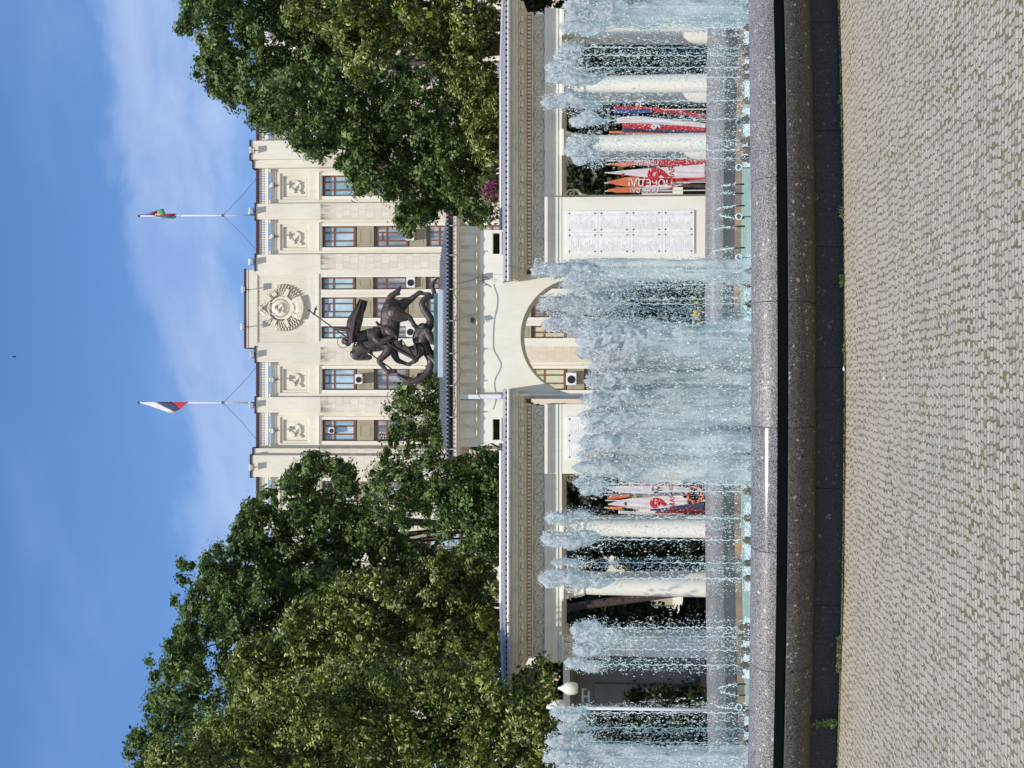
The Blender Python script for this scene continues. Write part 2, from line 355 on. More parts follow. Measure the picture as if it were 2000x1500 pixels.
def waterm(name, col, rough=.06, bstr=.5, sc=5, foam=0):
    T = NT(name); p = T.pos(); a = T.noise(p, sc, 4, .6); cc = c4(col)
    if foam:
        fo = T.noise(p, 2.5, 6, .7); cc = T.mix(T.mr(fo, .5, .66, 0, foam), cc, (.75,.82,.82,1))
    return T.bsdf(cc, rough, a, bstr, .06, IOR=1.33)
M['water'] = waterm('pool_water', (.30,.56,.50), .14, .35, 7, .55)
def plume(name, lo, hi, cx, cy):
    T = NT(name); p = T.pos(); a = T.noise(T.scale(p, (1, 1, .5)), 26, 6, .72); b = T.noise(T.scale(p, (1, 1, .35)), 6.5, 4, .6)
    f = T.noise(p, 60, 2)
    cc = T.mix(T.mr(a, .38, .64, 0, 1), c4(lo), c4(hi))
    al = T.mr(b, .30, .62, cx, cy)
    bp = T.n('ShaderNodeBump', None, Height=T.math('ADD', a, T.math('MULTIPLY', f, .35)), Strength=1.0, Distance=.05)
    d = T.n('ShaderNodeBsdfPrincipled', None, Base_Color=cc, Roughness=.12, IOR=1.33, Normal=bp.outputs[0])
    tl = T.n('ShaderNodeBsdfTranslucent', None, Color=cc, Normal=bp.outputs[0]); ms = T.n('ShaderNodeMixShader', None, i0=.35, i1=d.outputs[0], i2=tl.outputs[0])
    tr = T.n('ShaderNodeBsdfTransparent'); m2 = T.n('ShaderNodeMixShader', None, i0=al, i1=tr.outputs[0], i2=ms.outputs[0])
    T.t.links.new(m2.outputs[0], T.out.inputs[0]); return T.m
M['plume'] = plume('tumbling_water', (.70,.76,.79), (1.0,1.0,.99), .30, .92)
M['plume_thin'] = plume('thin_water', (.82,.86,.87), (1.0,1.0,.99), .06, .70)
T = NT('water_drop'); g = T.n('ShaderNodeNewGeometry'); cdrop = T.mix(g.outputs['Random Per Island'], (.86,.89,.88,1), (1,1,.98,1))
d = T.n('ShaderNodeBsdfPrincipled', None, Base_Color=cdrop, Roughness=.10, IOR=1.33); tl = T.n('ShaderNodeBsdfTranslucent', None, Color=cdrop)
T.t.links.new(T.n('ShaderNodeMixShader', None, i0=.55, i1=d.outputs[0], i2=tl.outputs[0]).outputs[0], T.out.inputs[0]); M['drop'] = T.m
M['foam'] = plain('white_foam', (.72,.80,.82), .4, .2, 14, .6)
def glass(name, lo, hi, sc):
    T = NT(name); p = T.pos(); a = T.noise(T.scale(p, sc), 1.0, 3)
    return T.bsdf(T.mix(T.mr(a, .40, .60, 0, 1), c4(lo), c4(hi)), .05, IOR=1.9)
M['glass'] = glass('sky_reflection_glass', (.24,.38,.42), (.50,.66,.70), (.9,.9,.45))  # pale blue of the mirrored sky is mixed into the pane colour
M['glass_curtain'] = glass('curtained_glass', (.13,.15,.16), (.46,.47,.46), (2.5,2.5,.25))
M['glass_yellow'] = glass('yellow_curtain_glass', (.52,.50,.28), (.62,.60,.38), (.5,.5,.5))
def marble():
    T = NT('white_marble'); p = T.pos(); n = T.noise(p, 2.2, 6, .7)
    v = T.math('ABSOLUTE', T.math('SUBTRACT', n, .5)); cc = T.mix(T.mr(v, 0, .05, .35, 0), (.84,.82,.78,1), (.56,.55,.54,1))
    return T.bsdf(cc, .3, None)
M['marble'] = marble()
M['letter'] = plain('faded_gilt_letters', (.42,.34,.26), .6, .15, 20, 0)
def cloth(name, col): return plain(name, col, .75, .08, 6, .1)
M['cl_white'] = cloth('white_cloth', (.74,.69,.72)); M['cl_red'] = cloth('red_cloth', (.55,.035,.04)); M['cl_orange'] = cloth('orange_cloth', (.70,.20,.09))
M['cl_blue'] = cloth('blue_cloth', (.07,.11,.33)); M['cl_navy'] = cloth('navy_cloth', (.05,.06,.13)); M['cl_dred'] = cloth('dark_red_cloth', (.20,.02,.03))
M['cl_green'] = cloth('green_cloth', (.06,.30,.13)); M['cl_crimson'] = cloth('crimson_cloth', (.45,.03,.12)); M['cl_yellow'] = cloth('yellow_cloth', (.75,.55,.10)); M['cl_black'] = cloth('black_cloth', (.02,.02,.02))
M['cl_pwhite'] = cloth('plain_white_cloth', (.80,.80,.82))
# ================================================================= SETTING
b = MB(); b.add([(-400,-60,-.02),(400,-60,-.02),(400,900,-.02),(-400,900,-.02)], [(0,1,2,3)]); tag(b.build('ground', M['asphalt']), kind='structure')
b = MB()
def pav_h(x, y): return .006*math.sin(x*1.3+y*.7)+.004*math.sin(x*3.1-y*2.2)
nx, ny = 60, 80
vs_ = [(-26+52*i/nx, -6+62*j/ny, pav_h(-26+52*i/nx, -6+62*j/ny)) for j in range(ny+1) for i in range(nx+1)]
b.add(vs_, [(j*(nx+1)+i, j*(nx+1)+i+1, (j+1)*(nx+1)+i+1, (j+1)*(nx+1)+i) for j in range(ny) for i in range(nx)])
tag(b.build('plaza_pavement', M['pavers'], smooth=True), kind='structure')

# ================================================================= FOUNTAIN BASIN
RO = 10.5; FC = Vector((0.1, 17.7+RO, 0)); NSL = 57
fount = thing('fountain_basin', 'round granite fountain basin with a bulging rim around turquoise water', 'fountain', FC)
def ring(prof, name, mat, joints=True, gap=.011, phase=0.0, sub=6, n=NSL, deep=.025, special=None):
    """closed profile [(r, z)] swept round the basin, one block after another with open joints"""
    m_ = MB(); np_ = len(prof)
    cr = sum(p[0] for p in prof)/np_; cz = sum(p[1] for p in prof)/np_
    for k in range(n):
        m_.cur = 1 if k == special else 0
        a0 = 2*math.pi*(k+phase)/n; a1 = 2*math.pi*(k+1+phase)/n; g = gap/RO/2
        if joints: aa = [(a0+g*.15, 1), (a0+g*1.2, 0)] + [(a0+(a1-a0)*i/sub, 0) for i in range(1, sub)] + [(a1-g*1.2, 0), (a1-g*.15, 1)]
        else: aa = [(a0+(a1-a0)*i/sub, 0) for i in range(sub+1)]
        b0 = len(m_.v)
        for a, e in aa:
            for r, z in prof:
                if e:
                    d = math.hypot(cr-r, cz-z); q = min(deep*.3/max(d, .01), .3); r += (cr-r)*q; z += (cz-z)*q
                m_.v.append((FC.x+r*math.sin(a), FC.y-r*math.cos(a), z))
        for i in range(len(aa)-1):
            for j in range(np_):
                j2 = (j+1) % np_; m_.f.append((b0+i*np_+j, b0+i*np_+j2, b0+(i+1)*np_+j2, b0+(i+1)*np_+j)); m_.mi.append(m_.cur)
        if joints: m_.f.append(tuple(b0+j for j in range(np_))); m_.f.append(tuple(b0+(len(aa)-1)*np_+j for j in reversed(range(np_)))); m_.mi += [m_.cur]*2
    return m_.build(name, mat, fount, smooth=True, auto=35)
NO = .30
up_ = [(RO+NO*math.sin(t)-.0, .657+.228*math.cos(t)) for t in [math.pi/2*i/10 for i in range(10, -1, -1)]]
up_ += [(RO-.10, .88), (RO-.24, .85), (RO-.34, .78), (RO-.40, .68), (RO-.42, .52), (RO-.3, .50), (RO-.05, .62), (RO+.0, .657)]
ring(up_, 'coping', [M['granite'], M['granite_wet']], phase=.57, special=NSL-2)
ring([(RO+.02,.54),(RO+.02,.67),(RO-.2,.67),(RO-.2,.50)], 'recess_shade_band', M['gap'], joints=False, sub=3)
lo_ = [(RO+.0, .272)] + [(RO+NO*.985*math.sin(t), .546-.272*math.cos(t)*.98) for t in [math.pi/2*i/9 for i in range(1, 10)]] + [(RO+NO*.9, .551), (RO+.0, .551), (RO-.1, .5), (RO-.1, .3)]
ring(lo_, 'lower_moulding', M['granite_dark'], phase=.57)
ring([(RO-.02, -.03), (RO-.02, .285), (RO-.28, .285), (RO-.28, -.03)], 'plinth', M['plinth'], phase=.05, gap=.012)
ring([(RO-.46,.30),(RO-.46,.53),(RO-.29,.53),(RO-.29,.30)], 'inner_gap', M['wet_shade_stone'], joints=True, phase=.43)
ring([(RO-.52,.0),(RO-.50,.30),(RO-.30,.31),(RO-.30,.0)], 'inner_wall', M['orange'], phase=.2, gap=.02)
b = MB(); n_ = 64; rings_ = [0, 2, 4, 6, 8, RO-.51]
vv = [(FC.x+r*math.sin(2*math.pi*k/n_), FC.y-r*math.cos(2*math.pi*k/n_), .17) for r in rings_[1:] for k in range(n_)] + [(FC.x, FC.y, .17)]
ff = [(i*n_+k, (i+1)*n_+k, (i+1)*n_+(k+1)%n_, i*n_+(k+1)%n_) for i in range(len(rings_)-2) for k in range(n_)] + [(len(vv)-1, k, (k+1) % n_) for k in range(n_)]
b.add(vv, ff); tag(b.build('water', M['water'], smooth=True), kind='structure')

# ================================================================= COLONNADE WINGS
YA = 44.85          # face of the architrave
YN = 44.30          # front edge of the cornice
XC = XP(655, YA)    # axis of the composition
SC = YA/FPX         # metres per photo pixel there
def dx(y): return XP(y, YA)
zz = lambda v, Y=YA: ZP(v, Y)
def spiral(c, r0, turns, direc, start, n=26, shrink=.12):
    pts = []
    for i in range(n+1):
        t = i/n; r = r0*((1-t)**1.15*(1-shrink)+shrink); a = start+direc*turns*2*math.pi*t
        pts.append((c[0]+r*math.cos(a), c[1]+r*math.sin(a)))
    return pts
def frieze_relief(m_, x0, x1, zc, h, y):
    n = max(2, round((x1-x0)/(h*1.25))); w = (x1-x0)/n
    for i in range(n):
        cx = x0+w*(i+.5); sg = 1 if i % 2 else -1
        pts = spiral((cx, zc+sg*h*.05), h*.40, 1.35, sg, math.pi/2*(-sg), 18)
        m_.tube([(p[0], y, p[1]) for p in pts], [.036-.016*k/18 for k in range(19)], 6)
        m_.ball((cx, y-.02, zc+sg*h*.05), .05, 8, 5, (1, .8, 1))
        # linking stem and leaves
        st = [(cx-w*.5, y, zc-sg*h*.40), (cx-w*.30, y, zc-sg*h*.36), (cx-w*.05, y, zc-sg*h*.42), (cx+w*.25, y, zc-sg*h*.25), (cx+w*.5, y, zc+sg*h*.40)]
        m_.tube(st, [.022, .032, .034, .032, .022], 6)
        for k in range(3):
            a = sg*(-.6-.5*k); p0 = Vector((cx+w*(.32), y, zc)); p1 = p0+Vector((math.cos(a)*.10, 0, math.sin(a)*.12))
            m_.tube([p0, (p0+p1)/2, p1], [.010, .034, .008], 5)
def column(parent_, x, y, rb, zb, zt, name='column'):
    """Corinthian column: base below, tapered shaft, leafy capital with corner scrolls"""
    zc0 = zt-.50
    m_ = MB(); prof = [(rb*1.02, zb), (rb*1.0, zb+.6), (rb*.97, zb+1.6), (rb*.90, zb+2.6), (rb*.83, zc0-.1), (rb*.82, zc0-.05)]
    m_.lathe((x, y, 0), prof, 28)
    sh = m_.build(name, M['col_white'], parent_, smooth=True, auto=40)
    m_ = MB(); m_.lathe((x, y, 0), [(rb*.82, zc0-.06), (rb*.95, zc0-.045), (rb*.98, zc0-.02), (rb*.93, zc0), (rb*.80, zc0+.01), (rb*.80, zc0+.2), (rb*.95, zc0+.38), (rb*1.05, zc0+.44)], 24)
    for tier, (n, z0, h, r0, r1) in enumerate(((8, zc0+.01, .17, rb*.82, rb*1.12), (8, zc0+.13, .20, rb*.86, rb*1.24))):
        for k in range(n):
            a = 2*math.pi*(k+.5*tier)/n; c, s_ = math.cos(a), math.sin(a); w = .06
            P_ = [(r0, z0), (r0*1.04, z0+h*.5), ((r0+r1)/2, z0+h*.9), (r1, z0+h), (r1*1.02, z0+h*.82)]
            m_.tube([(x+c*r, y+s_*r, z) for r, z in P_], [w*.9, w, w*.8, w*.55, w*.25], 6, sx=.55)
    for k in range(4):
        a = math.pi/4+math.pi/2*k; c, s_ = math.cos(a), math.sin(a)
        pts = [(x+c*rb*.9, y+s_*rb*.9, zc0+.22), (x+c*rb*1.15, y+s_*rb*1.15, zc0+.36), (x+c*rb*1.42, y+s_*rb*1.42, zc0+.43)]
        m_.tube(pts, [.02, .03, .035], 6)
        q = Vector((x+c*rb*1.40, y+s_*rb*1.40, zc0+.385)); ax = Vector((-s_, c, 0))
        for i in range(14):
            pass
        sp = [(q + Vector((c, s_, 0))*(px) + Vector((0, 0, 1))*pz) for px, pz in spiral((0, 0), .058, 1.5, 1, math.pi/2, 14)]
        m_.tube(sp, [.026]*len(sp), 6)
        m_.ball(q, .035, 8, 5)
        for sg in (-1, 1):
            a2 = a+sg*.62; p2 = Vector((x+math.cos(a2)*rb*1.12, y+math.sin(a2)*rb*1.12, zc0+.37))
            m_.tube([(x+math.cos(a2-sg*.1)*rb*.95, y+math.sin(a2-sg*.1)*rb*.95, zc0+.2), p2, p2+Vector((0, 0, .03))], [.014, .022, .014], 5)
            m_.ball(p2, .032, 7, 5)
    for k in range(4):
        a = math.pi/2*k; m_.ball((x+math.cos(a)*rb*1.12, y+math.sin(a)*rb*1.12, zc0+.46), .05, 8, 6)
    ab = rb*1.36; m_.box(x-ab, x+ab, y-ab, y+ab, zt-.055, zt)
    m_.build('capital', M['col_white'], sh, smooth=True, auto=40)
    m_ = MB(); m_.lathe((x, y, 0), [(rb*1.35, 0.10), (rb*1.38, .16), (rb*1.35, .22), (rb*1.12, .26), (rb*1.12, .30), (rb*1.22, .34), (rb*1.2, .38), (rb*1.02, .40)], 24)
    m_.box(x-rb*1.4, x+rb*1.4, y-rb*1.4, y+rb*1.4, 0, .11); m_.build('base', M['col_white'], sh, smooth=True, auto=40)
    return sh
def wing(side):
    """side -1: left wing, +1: right wing. Everything mirrored about XC"""
    def X(off): return XC+side*off*SC       # off in photo px from the axis
    lab = {-1: 'left wing of the cream Corinthian colonnade, its plaques half hidden by dense water jets', 1: 'right wing of the cream colonnade, holding the fully visible name plaques beside the arch'}[side]
    t = thing('colonnade_wing', lab, 'colonnade', (X(300), YA, 0), 'colonnade wings either side of the arch')
    a0, a1, aB, aE = 134.5, 628, 270, 652          # wall block start, frieze end; block end
    z1097, z1091, z1075, z1067, z1042, z1032, z1016 = [zz(v) for v in (1097, 1090, 1074, 1066, 1042, 1031, 1014)]
    def bx(m_, o0, o1, y0, y1, z0, z1): m_.box(X(o0), X(o1), y0, y1, z0, z1)
    depth = 2.35
    # architrave in three fasciae
    m_ = MB()
    for (z0, z1, yf) in ((z1097, z1091, .02), (z1091+.002, z1075-.05, .0), (z1075-.048, z1067, -.05), (z1067-.055, z1067+.02, -.11)):
        bx(m_, a0, aB, YA+yf-.06, YA+depth-yf, z0, z1); bx(m_, aB+.2, a1+12, YA+yf, YA+depth-.02-yf, z0+.001, z1-.001)
    m_.build('architrave', M['plaster_white'], t)
    m_ = MB(); bx(m_, a0+3, aB-1, YA-.03, YA+depth-.1, z1067+.022, z1042); bx(m_, aB-.6, a1, YA+.03, YA+depth-.12, z1067+.022, z1042-.001)
    fr = m_.build('frieze', M['frieze'], t)
    m_ = MB(); h = z1042-z1067-.02; zc = z1067+.02+h/2
    xs = sorted((X(a0+6), X(aB-3))); frieze_relief(m_, xs[0], xs[1], zc, h*.86, YA-.035)
    xs = sorted((X(aB+4), X(a1-4))); frieze_relief(m_, xs[0], xs[1], zc, h*.86, YA+.025)
    m_.build('scroll_relief', M['frieze'], fr, smooth=True)
    # dentil and cornice courses
    m_ = MB(); m_.cur = 0
    bx(m_, a0+1, a1+4, YA-.07, YA+depth-.1, z1042+.001, z1042+.035)
    bx(m_, a0+2, a1+2, YA-.04, YA+depth-.1, z1042+.036, z1016)
    bx(m_, a0-2, a1+6, YA-.15, YA+depth-.1, z1032+.02, z1032+.075)
    bx(m_, a0-4, a1+9, YA-.20, YA+depth-.1, z1032+.077, z1032+.105)
    p = 7.35; n = int((a1-a0+4)/p)
    for i in range(n+1):
        o = a0-1+i*p; m_.box(X(o), X(o+4.4), YA-.135, YA-.03, z1042+.05, z1042+.135)
    zc0 = ZP(1011.5, YN+.12)
    bx(m_, a0-24, a1+30, YN+.10, YA+depth+.2, zc0, zc0+.05)
    bx(m_, a0-26, a1+32, YN+.06, YA+depth+.22, zc0+.052, zc0+.16)
    bx(m_, a0-16, a1+22, YA-.32, YA+depth, zc0-.125, zc0-.002)
    m_.build('cornice', M['moulding'], t)
    p = 24.0; n = int((a1-a0+20)/p)
    for i in range(n+1):
        m_ = MB(); o = a0-4+i*p+side*0; x0, x1 = sorted((X(o), X(o+9.5)))
        prof = [(YN+.20, zc0-.002), (YN+.19, zc0-.045), (YN+.24, zc0-.075), (YA-.42, zc0-.085), (YA-.36, zc0-.12), (YA-.325, zc0-.13), (YA-.325, zc0-.002)]
        m_.xprofile(prof, x0, x1); xm = (x0+x1)/2
        m_.ball((x0-.03, YN+.17, zc0-.015), .02, 5, 4); m_.build('modillion', M['plaster_white'], t)
    # gutter
    m_ = MB(); gz = ZP(1000, YN-.02); e0, e1 = X(a0-30), X(a1+58)
    m_.tube([(e0, YN-.02, gz+.075), (e1, YN-.02, gz+.075)], .062, 10)
    m_.box(e0, e1, YN-.01, YN+.12, gz+.02, gz+.12); gut = m_.build('gutter', M['gutter'], t, smooth=True, auto=40)
    m_ = MB(); k = 0; xx0, xx1 = sorted((e0, e1)); x = xx0+.35
    while x < xx1: m_.tube([(x, YN-.02, gz+.075), (x+.03, YN-.02, gz+.075)], .067, 10); x += 1.42
    m_.build('joint_collar', M['grey_metal'], gut)
    # roof: ribbed sheet rising from the eave to a ridge, hipped at the outer end
    ze = gz+.14; zr = ZP(981, YA+1.15); yr = YA+1.15
    m_ = MB(); nrib = 74; vsx = []
    def top(o): return 1 if o < a1-92 else max(0, 1-(o-(a1-92))/(152.0))
    N = nrib*4
    for i in range(N+1):
        o = a0-28+(a1+56-(a0-28))*i/N; tp = top(o); bump = .012*max(0, math.cos(2*math.pi*i/4.0))
        for j in range(5):
            f_ = j/4*tp; m_.v.append((X(o), YN-.06+(yr-YN+.06)*f_, ze+(zr-ze)*f_+bump+(.012 if j % 2 else 0)))
    for i in range(N):
        for j in range(4): m_.f.append((i*5+j, (i+1)*5+j, (i+1)*5+j+1, i*5+j+1)); m_.mi.append(0)
    # back slope and underside
    b0 = len(m_.v)
    for i in range(N+1):
        o = a0-28+(a1+56-(a0-28))*i/N; tp = top(o); m_.v += [(X(o), yr if tp == 1 else YN-.06+(yr-YN+.06)*tp, ze+(zr-ze)*tp), (X(o), YA+depth+.5-(1-tp)*1.0, ze)]
    for i in range(N): m_.f.append((b0+i*2, b0+(i+1)*2, b0+(i+1)*2+1, b0+i*2+1)); m_.mi.append(0)
    m_.build('roof', M['roof_light'], t, smooth=False)
    m_ = MB(); x0, x1 = X(a0-30), X(a1-92)
    m_.tube([(x0, yr, zr+.03), (x1, yr, zr+.03), (X(a1+58), YN-.03, ze+.06)], .045, 8)
    m_.cur = 0; m_.build('ridge_cap', M['gutter'], t, smooth=False)
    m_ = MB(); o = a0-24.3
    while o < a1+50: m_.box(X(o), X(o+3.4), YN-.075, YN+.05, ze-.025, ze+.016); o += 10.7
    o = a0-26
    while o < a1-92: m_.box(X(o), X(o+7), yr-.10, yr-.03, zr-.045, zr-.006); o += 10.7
    m_.build('tile_shade_blocks', M['black'], t)  # black blocks stand in for the shade between roof tiles
    # wall block with marble name plaques
    m_ = MB(); bx(m_, a0, aB, YA-.03, YA+.9, -.05, z1097-.002); bl = m_.build('wall_block', M['plaster_white'], t)
    m_ = MB(); bx(m_, a0+1, aB+7, YA+.35, YA+.8, -.05, z1097-.003); bx(m_, a0+1, aB+12, YA+.3, YA+.85, z1097-.09, z1097-.004)
    pil = m_.build('pilaster', M['frieze'], t)
    m_ = MB(); sx_ = X(aB+10); sp = spiral((sx_, z1097-.22), .11, 1.4, -side, math.pi/2, 18); m_.tube([(q[0], YA+.32, q[1]) for q in sp], .022, 6)
    m_.tube([(X(aB+5), YA+.32, z1097-.62), (X(aB+7), YA+.30, z1097-.45), (X(aB+16), YA+.30, z1097-.36), (X(aB+18), YA+.30, z1097-.25)], [.03,.05,.04,.02], 6)
    m_.build('scroll_bracket', M['frieze'], pil, smooth=True)
    pc = 200.5; pw = 42.3
    zt, zb = zz(1106), zz(1356); hh = (zt-zb)/4
    for r_ in range(4):
        for c_ in range(2):
            o0 = pc-side*0+(c_-1)*pw; zl = zt-hh*(r_+1)
            m_ = MB(); m_.box(X(o0+.14), X(o0+pw-.14), YA-.062, YA-.031, zl+.003, zl+hh-.003)
            pq = m_.build('name_plaque', M['marble'], bl)
            m_ = MB()
            for ax in (5, pw-5):
                for az in (.075, hh-.075): m_.tube([(X(o0+ax), YA-.075, zl+az), (X(o0+ax), YA-.061, zl+az)], .017, 8)
            m_.build('rosette_screw', M['dark_metal'], pq)
            m_ = MB(); rows = 15; rs = random.Random(r_*7+c_*3+side)
            xl = min(X(o0), X(o0+pw)); first = r_ == 0 and ((c_ == 0) == (side > 0) or False)
            for q in range(rows):
                zl_ = zl+hh-.085-q*(hh-.17)/(rows-1)-.006
                x_ = xl+.075; L = rs.uniform(.13, .30)
                def marks(x_, L):
                    e = x_+L
                    while x_ < e:
                        w = rs.uniform(.006, .012); hgt = rs.choice((.016, .016, .018))
                        m_.box(x_, x_+w*.35, YA-.0645, YA-.0622, zl_, zl_+hgt); 
                        if rs.random() < .6: m_.box(x_+w*.37, x_+w, YA-.0645, YA-.0622, zl_+rs.choice((0, .006, hgt-.004)), zl_+rs.choice((.004, .010))+.006)
                        x_ += w+.005
                        if rs.random() < .10: x_ += .012
                marks(x_, L); marks(xl+.40, .05)
            m_.build('name_print', M['letter'], pq)
    # columns, two deep
    for k, yc in enumerate((377.5, 493, 612)):
        column(t, X(yc), YA+.24, .232, 0, z1097)
        column(t, X(yc), YA+.24+1.72, .232, 0, z1097)
    m_ = MB(); bx(m_, a0-4, a1+40, YA-.5, YA+depth+.5, 0, .12); m_.build('stylobate', M['granite'], t)
    return t
wings = [wing(-1), wing(1)]

# ================================================================= ARCH PAVILION
YW = 45.55
SW = YW/FPX; XW = XP(657, YW)
def xw(off): return XW+off*SW
pav = thing('arch_pavilion', 'cream arched gateway with coved bracket cornice and black tiled roof below the statue', 'gateway', (XW, YW, 0))
zp = lambda v: ZP(v, YW)
m_ = MB()
rA = 114*SW; zcr = ZP(1016.5, YW); zsp = zcr-rA; xo = 122*SW; zl_ = ZP(1000, YW)
N = 40; arc = [(XW+rA*math.cos(math.pi*i/N), zsp+rA*math.sin(math.pi*i/N)) for i in range(N+1)]
def ring_wall(m_, y0, y1, ztop):
    # outer outline: from right foot up over to left foot, arch cut out
    outer = [(XW+xo+.0, 0), (XW+xo, ztop), (XW-xo, ztop), (XW-xo, 0)]
    inner = [(XW-rA, 0)] + [(p[0], p[1]) for p in reversed(arc)] + [(XW+rA, 0)]
    outt = [(XW-xo, 0)]+[(XW-xo, zsp)]+[(XW-xo+(2*xo)*i/N, ztop) for i in range(0, N+1)]+[(XW+xo, zsp), (XW+xo, 0)]
    inn = [(XW-rA, 0), (XW-rA, zsp)]+list(reversed(arc))+[(XW+rA, zsp), (XW+rA, 0)]
    # tuple lists of equal length
    n = len(outt); vs_ = [(p[0], y0, p[1]) for p in outt]+[(p[0], y0, p[1]) for p in inn]+[(p[0], y1, p[1]) for p in outt]+[(p[0], y1, p[1]) for p in inn]
    fs_ = []
    for i in range(n-1):
        fs_ += [(i, i+1, n+i+1, n+i), (2*n+i, 3*n+i, 3*n+i+1, 2*n+i+1), (n+i, n+i+1, 3*n+i+1, 3*n+i), (i, 2*n+i, 2*n+i+1, i+1)]
    m_.add(vs_, fs_)
ring_wall(m_, YW, YW+1.25, zp(935)+.02)
aw = m_.build('arch_wall', M['plaster_white'], pav)
# upper storey right and left of the arch, above the wing roofs, each with a slot opening
for sg in (-1, 1):
    m_ = MB(); e0, e1 = 122.6, 209
    s0, s1 = 162, 203; zb_, zt_, zs0, zs1 = zp(1012), zp(935)+.02, zp(976), zp(962)
    for (o0, o1, z0, z1) in ((e0, s0, zb_, zt_), (s1, e1, zb_, zt_), (s0+.05, s1-.05, zb_, zs0), (s0+.05, s1-.05, zs1, zt_)): m_.box(xw(sg*o0), xw(sg*o1), YW+.001, YW+.5, z0, z1)
    m_.box(xw(sg*e0), xw(sg*e1), YW+.55, YW+2.4, zb_, zt_)
    m_.box(xw(sg*(s0-2)), xw(sg*(s1+2)), YW-.03, YW+.0, zs0-.05, zs0-.005)
    m_.build('upper_wall', M['plaster_white'], pav)
for sg in (-1, 1):
    m_ = MB(); m_.box(xw(sg*162.2), xw(sg*202.8), YW+.30, YW+.45, zp(976)+.002, zp(962)-.002); m_.build('slot_opening', M['black'], pav)
YE = 45.14
m_ = MB(); m_.box(xw(-212), xw(212), YW-.025, YW+2.5, zp(938), zp(938)+.05); m_.box(xw(-214), xw(214), YW-.05, YW+2.5, zp(938)+.052, zp(938)+.085)
zA = zp(934)+.0; zB = ZP(897, YW-.2)
# cove
prof = [(YW-.06, zA), (YW-.065, zA+.12), (YW-.085, zA+.25), (YW-.12, zA+.37), (YW-.17, zB), (YW+.1, zB+.02), (YW+.1, zA)]
m_.xprofile(prof, xw(-216), xw(216))
m_.box(xw(-228), xw(228), YE+.10, YW+2.6, zB+.001, zB+.05); m_.box(xw(-234), xw(234), YE+.04, YW+2.6, zB+.052, zB+.14)
m_.build('coved_cornice', M['moulding'], pav)
m_ = MB(); p = 27.0
for i in range(-7, 8):
    cx = xw(i*p); w = 10.2*SW
    n = 6; P_ = []
    prof = [(YW-.06, zA+.02), (YW-.075, zA+.05), (YW-.10, zA+.14), (YW-.14, zA+.26), (YW-.17, zB-.06), (YW-.19, zB-.005), (YW-.0, zB-.005), (YW-.0, zA+.02)]
    m_.xprofile(prof, cx-w, cx+w)
    m_.tube([(cx-w, YW-.07, zA+.05), (cx, YW-.075, zA+.025), (cx+w, YW-.07, zA+.05)], [.025, .035, .025], 7)
m_.build('cove_brackets', M['frieze'], pav)
# roof: dark tiles, low hip, flat blue-grey slab on top
m_ = MB(); ze = ZP(877, YE); x0, x1 = xw(-240), xw(240); hx0, hx1 = xw(-150), xw(150); zr = ZP(863, YW+.7)
nt_ = 90
def rt(x): return 1-max(0, abs(x-XW)-150*SW)/(90*SW)
for i in range(nt_):
    xa = x0+(x1-x0)*i/nt_; w = (x1-x0)/nt_
    ta = rt(xa); tb = rt(xa+w)
    for j in range(4):
        f0, f1 = j/4, (j+1)/4
        def Pq(x, f, t): f = min(f, t); return (x, YE-.02+(YW+.7-YE)*f, ze+.04+(zr-ze)*f)
        h_ = .03
        a_ = Pq(xa, f0, ta); b_ = Pq(xa+w, f0, tb); c_ = Pq(xa+w, f1, tb); d_ = Pq(xa, f1, ta)
        mid = lambda p_, q_: ((p_[0]+q_[0])/2, (p_[1]+q_[1])/2, (p_[2]+q_[2])/2+h_)
        m_.add([a_, mid(a_, b_), b_, c_, mid(d_, c_), d_], [(0, 1, 4, 5), (1, 2, 3, 4)])
        if j: m_.add([(a_[0], a_[1], a_[2]-.03), (b_[0], b_[1], b_[2]-.03), b_, mid(a_, b_), a_], [(0, 1, 2, 3, 4)])
m_.add([(x0, YE, ze+.03), (x1, YE, ze+.03), (x1, YW+3.0, ze+.03), (x0, YW+3.0, ze+.03), (hx0, YW+.7, zr), (hx1, YW+.7, zr), (hx0, YW+1.8, zr), (hx1, YW+1.8, zr)], [(3, 2, 7, 6), (0, 3, 6, 4), (2, 1, 5, 7), (4, 5, 7, 6)])
m_.build('tiled_roof', M['roof_dark'], pav)
m_ = MB(); m_.box(x0, x1, YE-.01, YE+.12, ze-.03, ze+.02); m_.build('eave_board', M['dark_metal'], pav)
m_ = MB()
for i in range(58):
    xa = x0+(x1-x0)*(i+.25)/58; m_.box(xa, xa+.045, YE-.055, YE-.0, ze+.012, ze+.06)
m_.build('tile_ends', M['grey_metal'], pav)
m_ = MB()
for y_ in (439, 497, 564, 626, 690, 753, 815, 878): x_ = XP(y_, YE); m_.box(x_-.012, x_+.012, YE-.06, YE+.02, ze-.11, ze-.02)
m_.build('gutter_clip', M['gutter'], pav)
m_ = MB(); m_.box(XP(737, 46), XP(565, 46), YW+.15, YW+1.9, ZP(869, 45.9), ZP(857, 45.9), .015); m_.build('statue_slab', M['slab'], pav)
m_ = MB(); xg = XP(775, 45.4)
m_.box(xg-.055, xg+.055, YE+.2, YE+.30, ZP(975, 45.2), ZP(890, 45.2), .01)
m_.add([(xg+.055, YE+.18, ZP(978, 45.2)), (xg+.055, YE+.18, ZP(938, 45.2)), (xg, YE+.18, ZP(921, 45.2)), (xg-.02, YE+.18, ZP(940, 45.2)), (xg-.05, YE+.18, ZP(978, 45.2))], [(0, 1, 2, 3, 4)])
m_.tube([(xg, YE+.25, ZP(990, 45.2)), (xg, YE+.25, ZP(975, 45.2))], .05, 8)
dpipe = m_.build('downpipe_head', M['white_plastic'], pav)
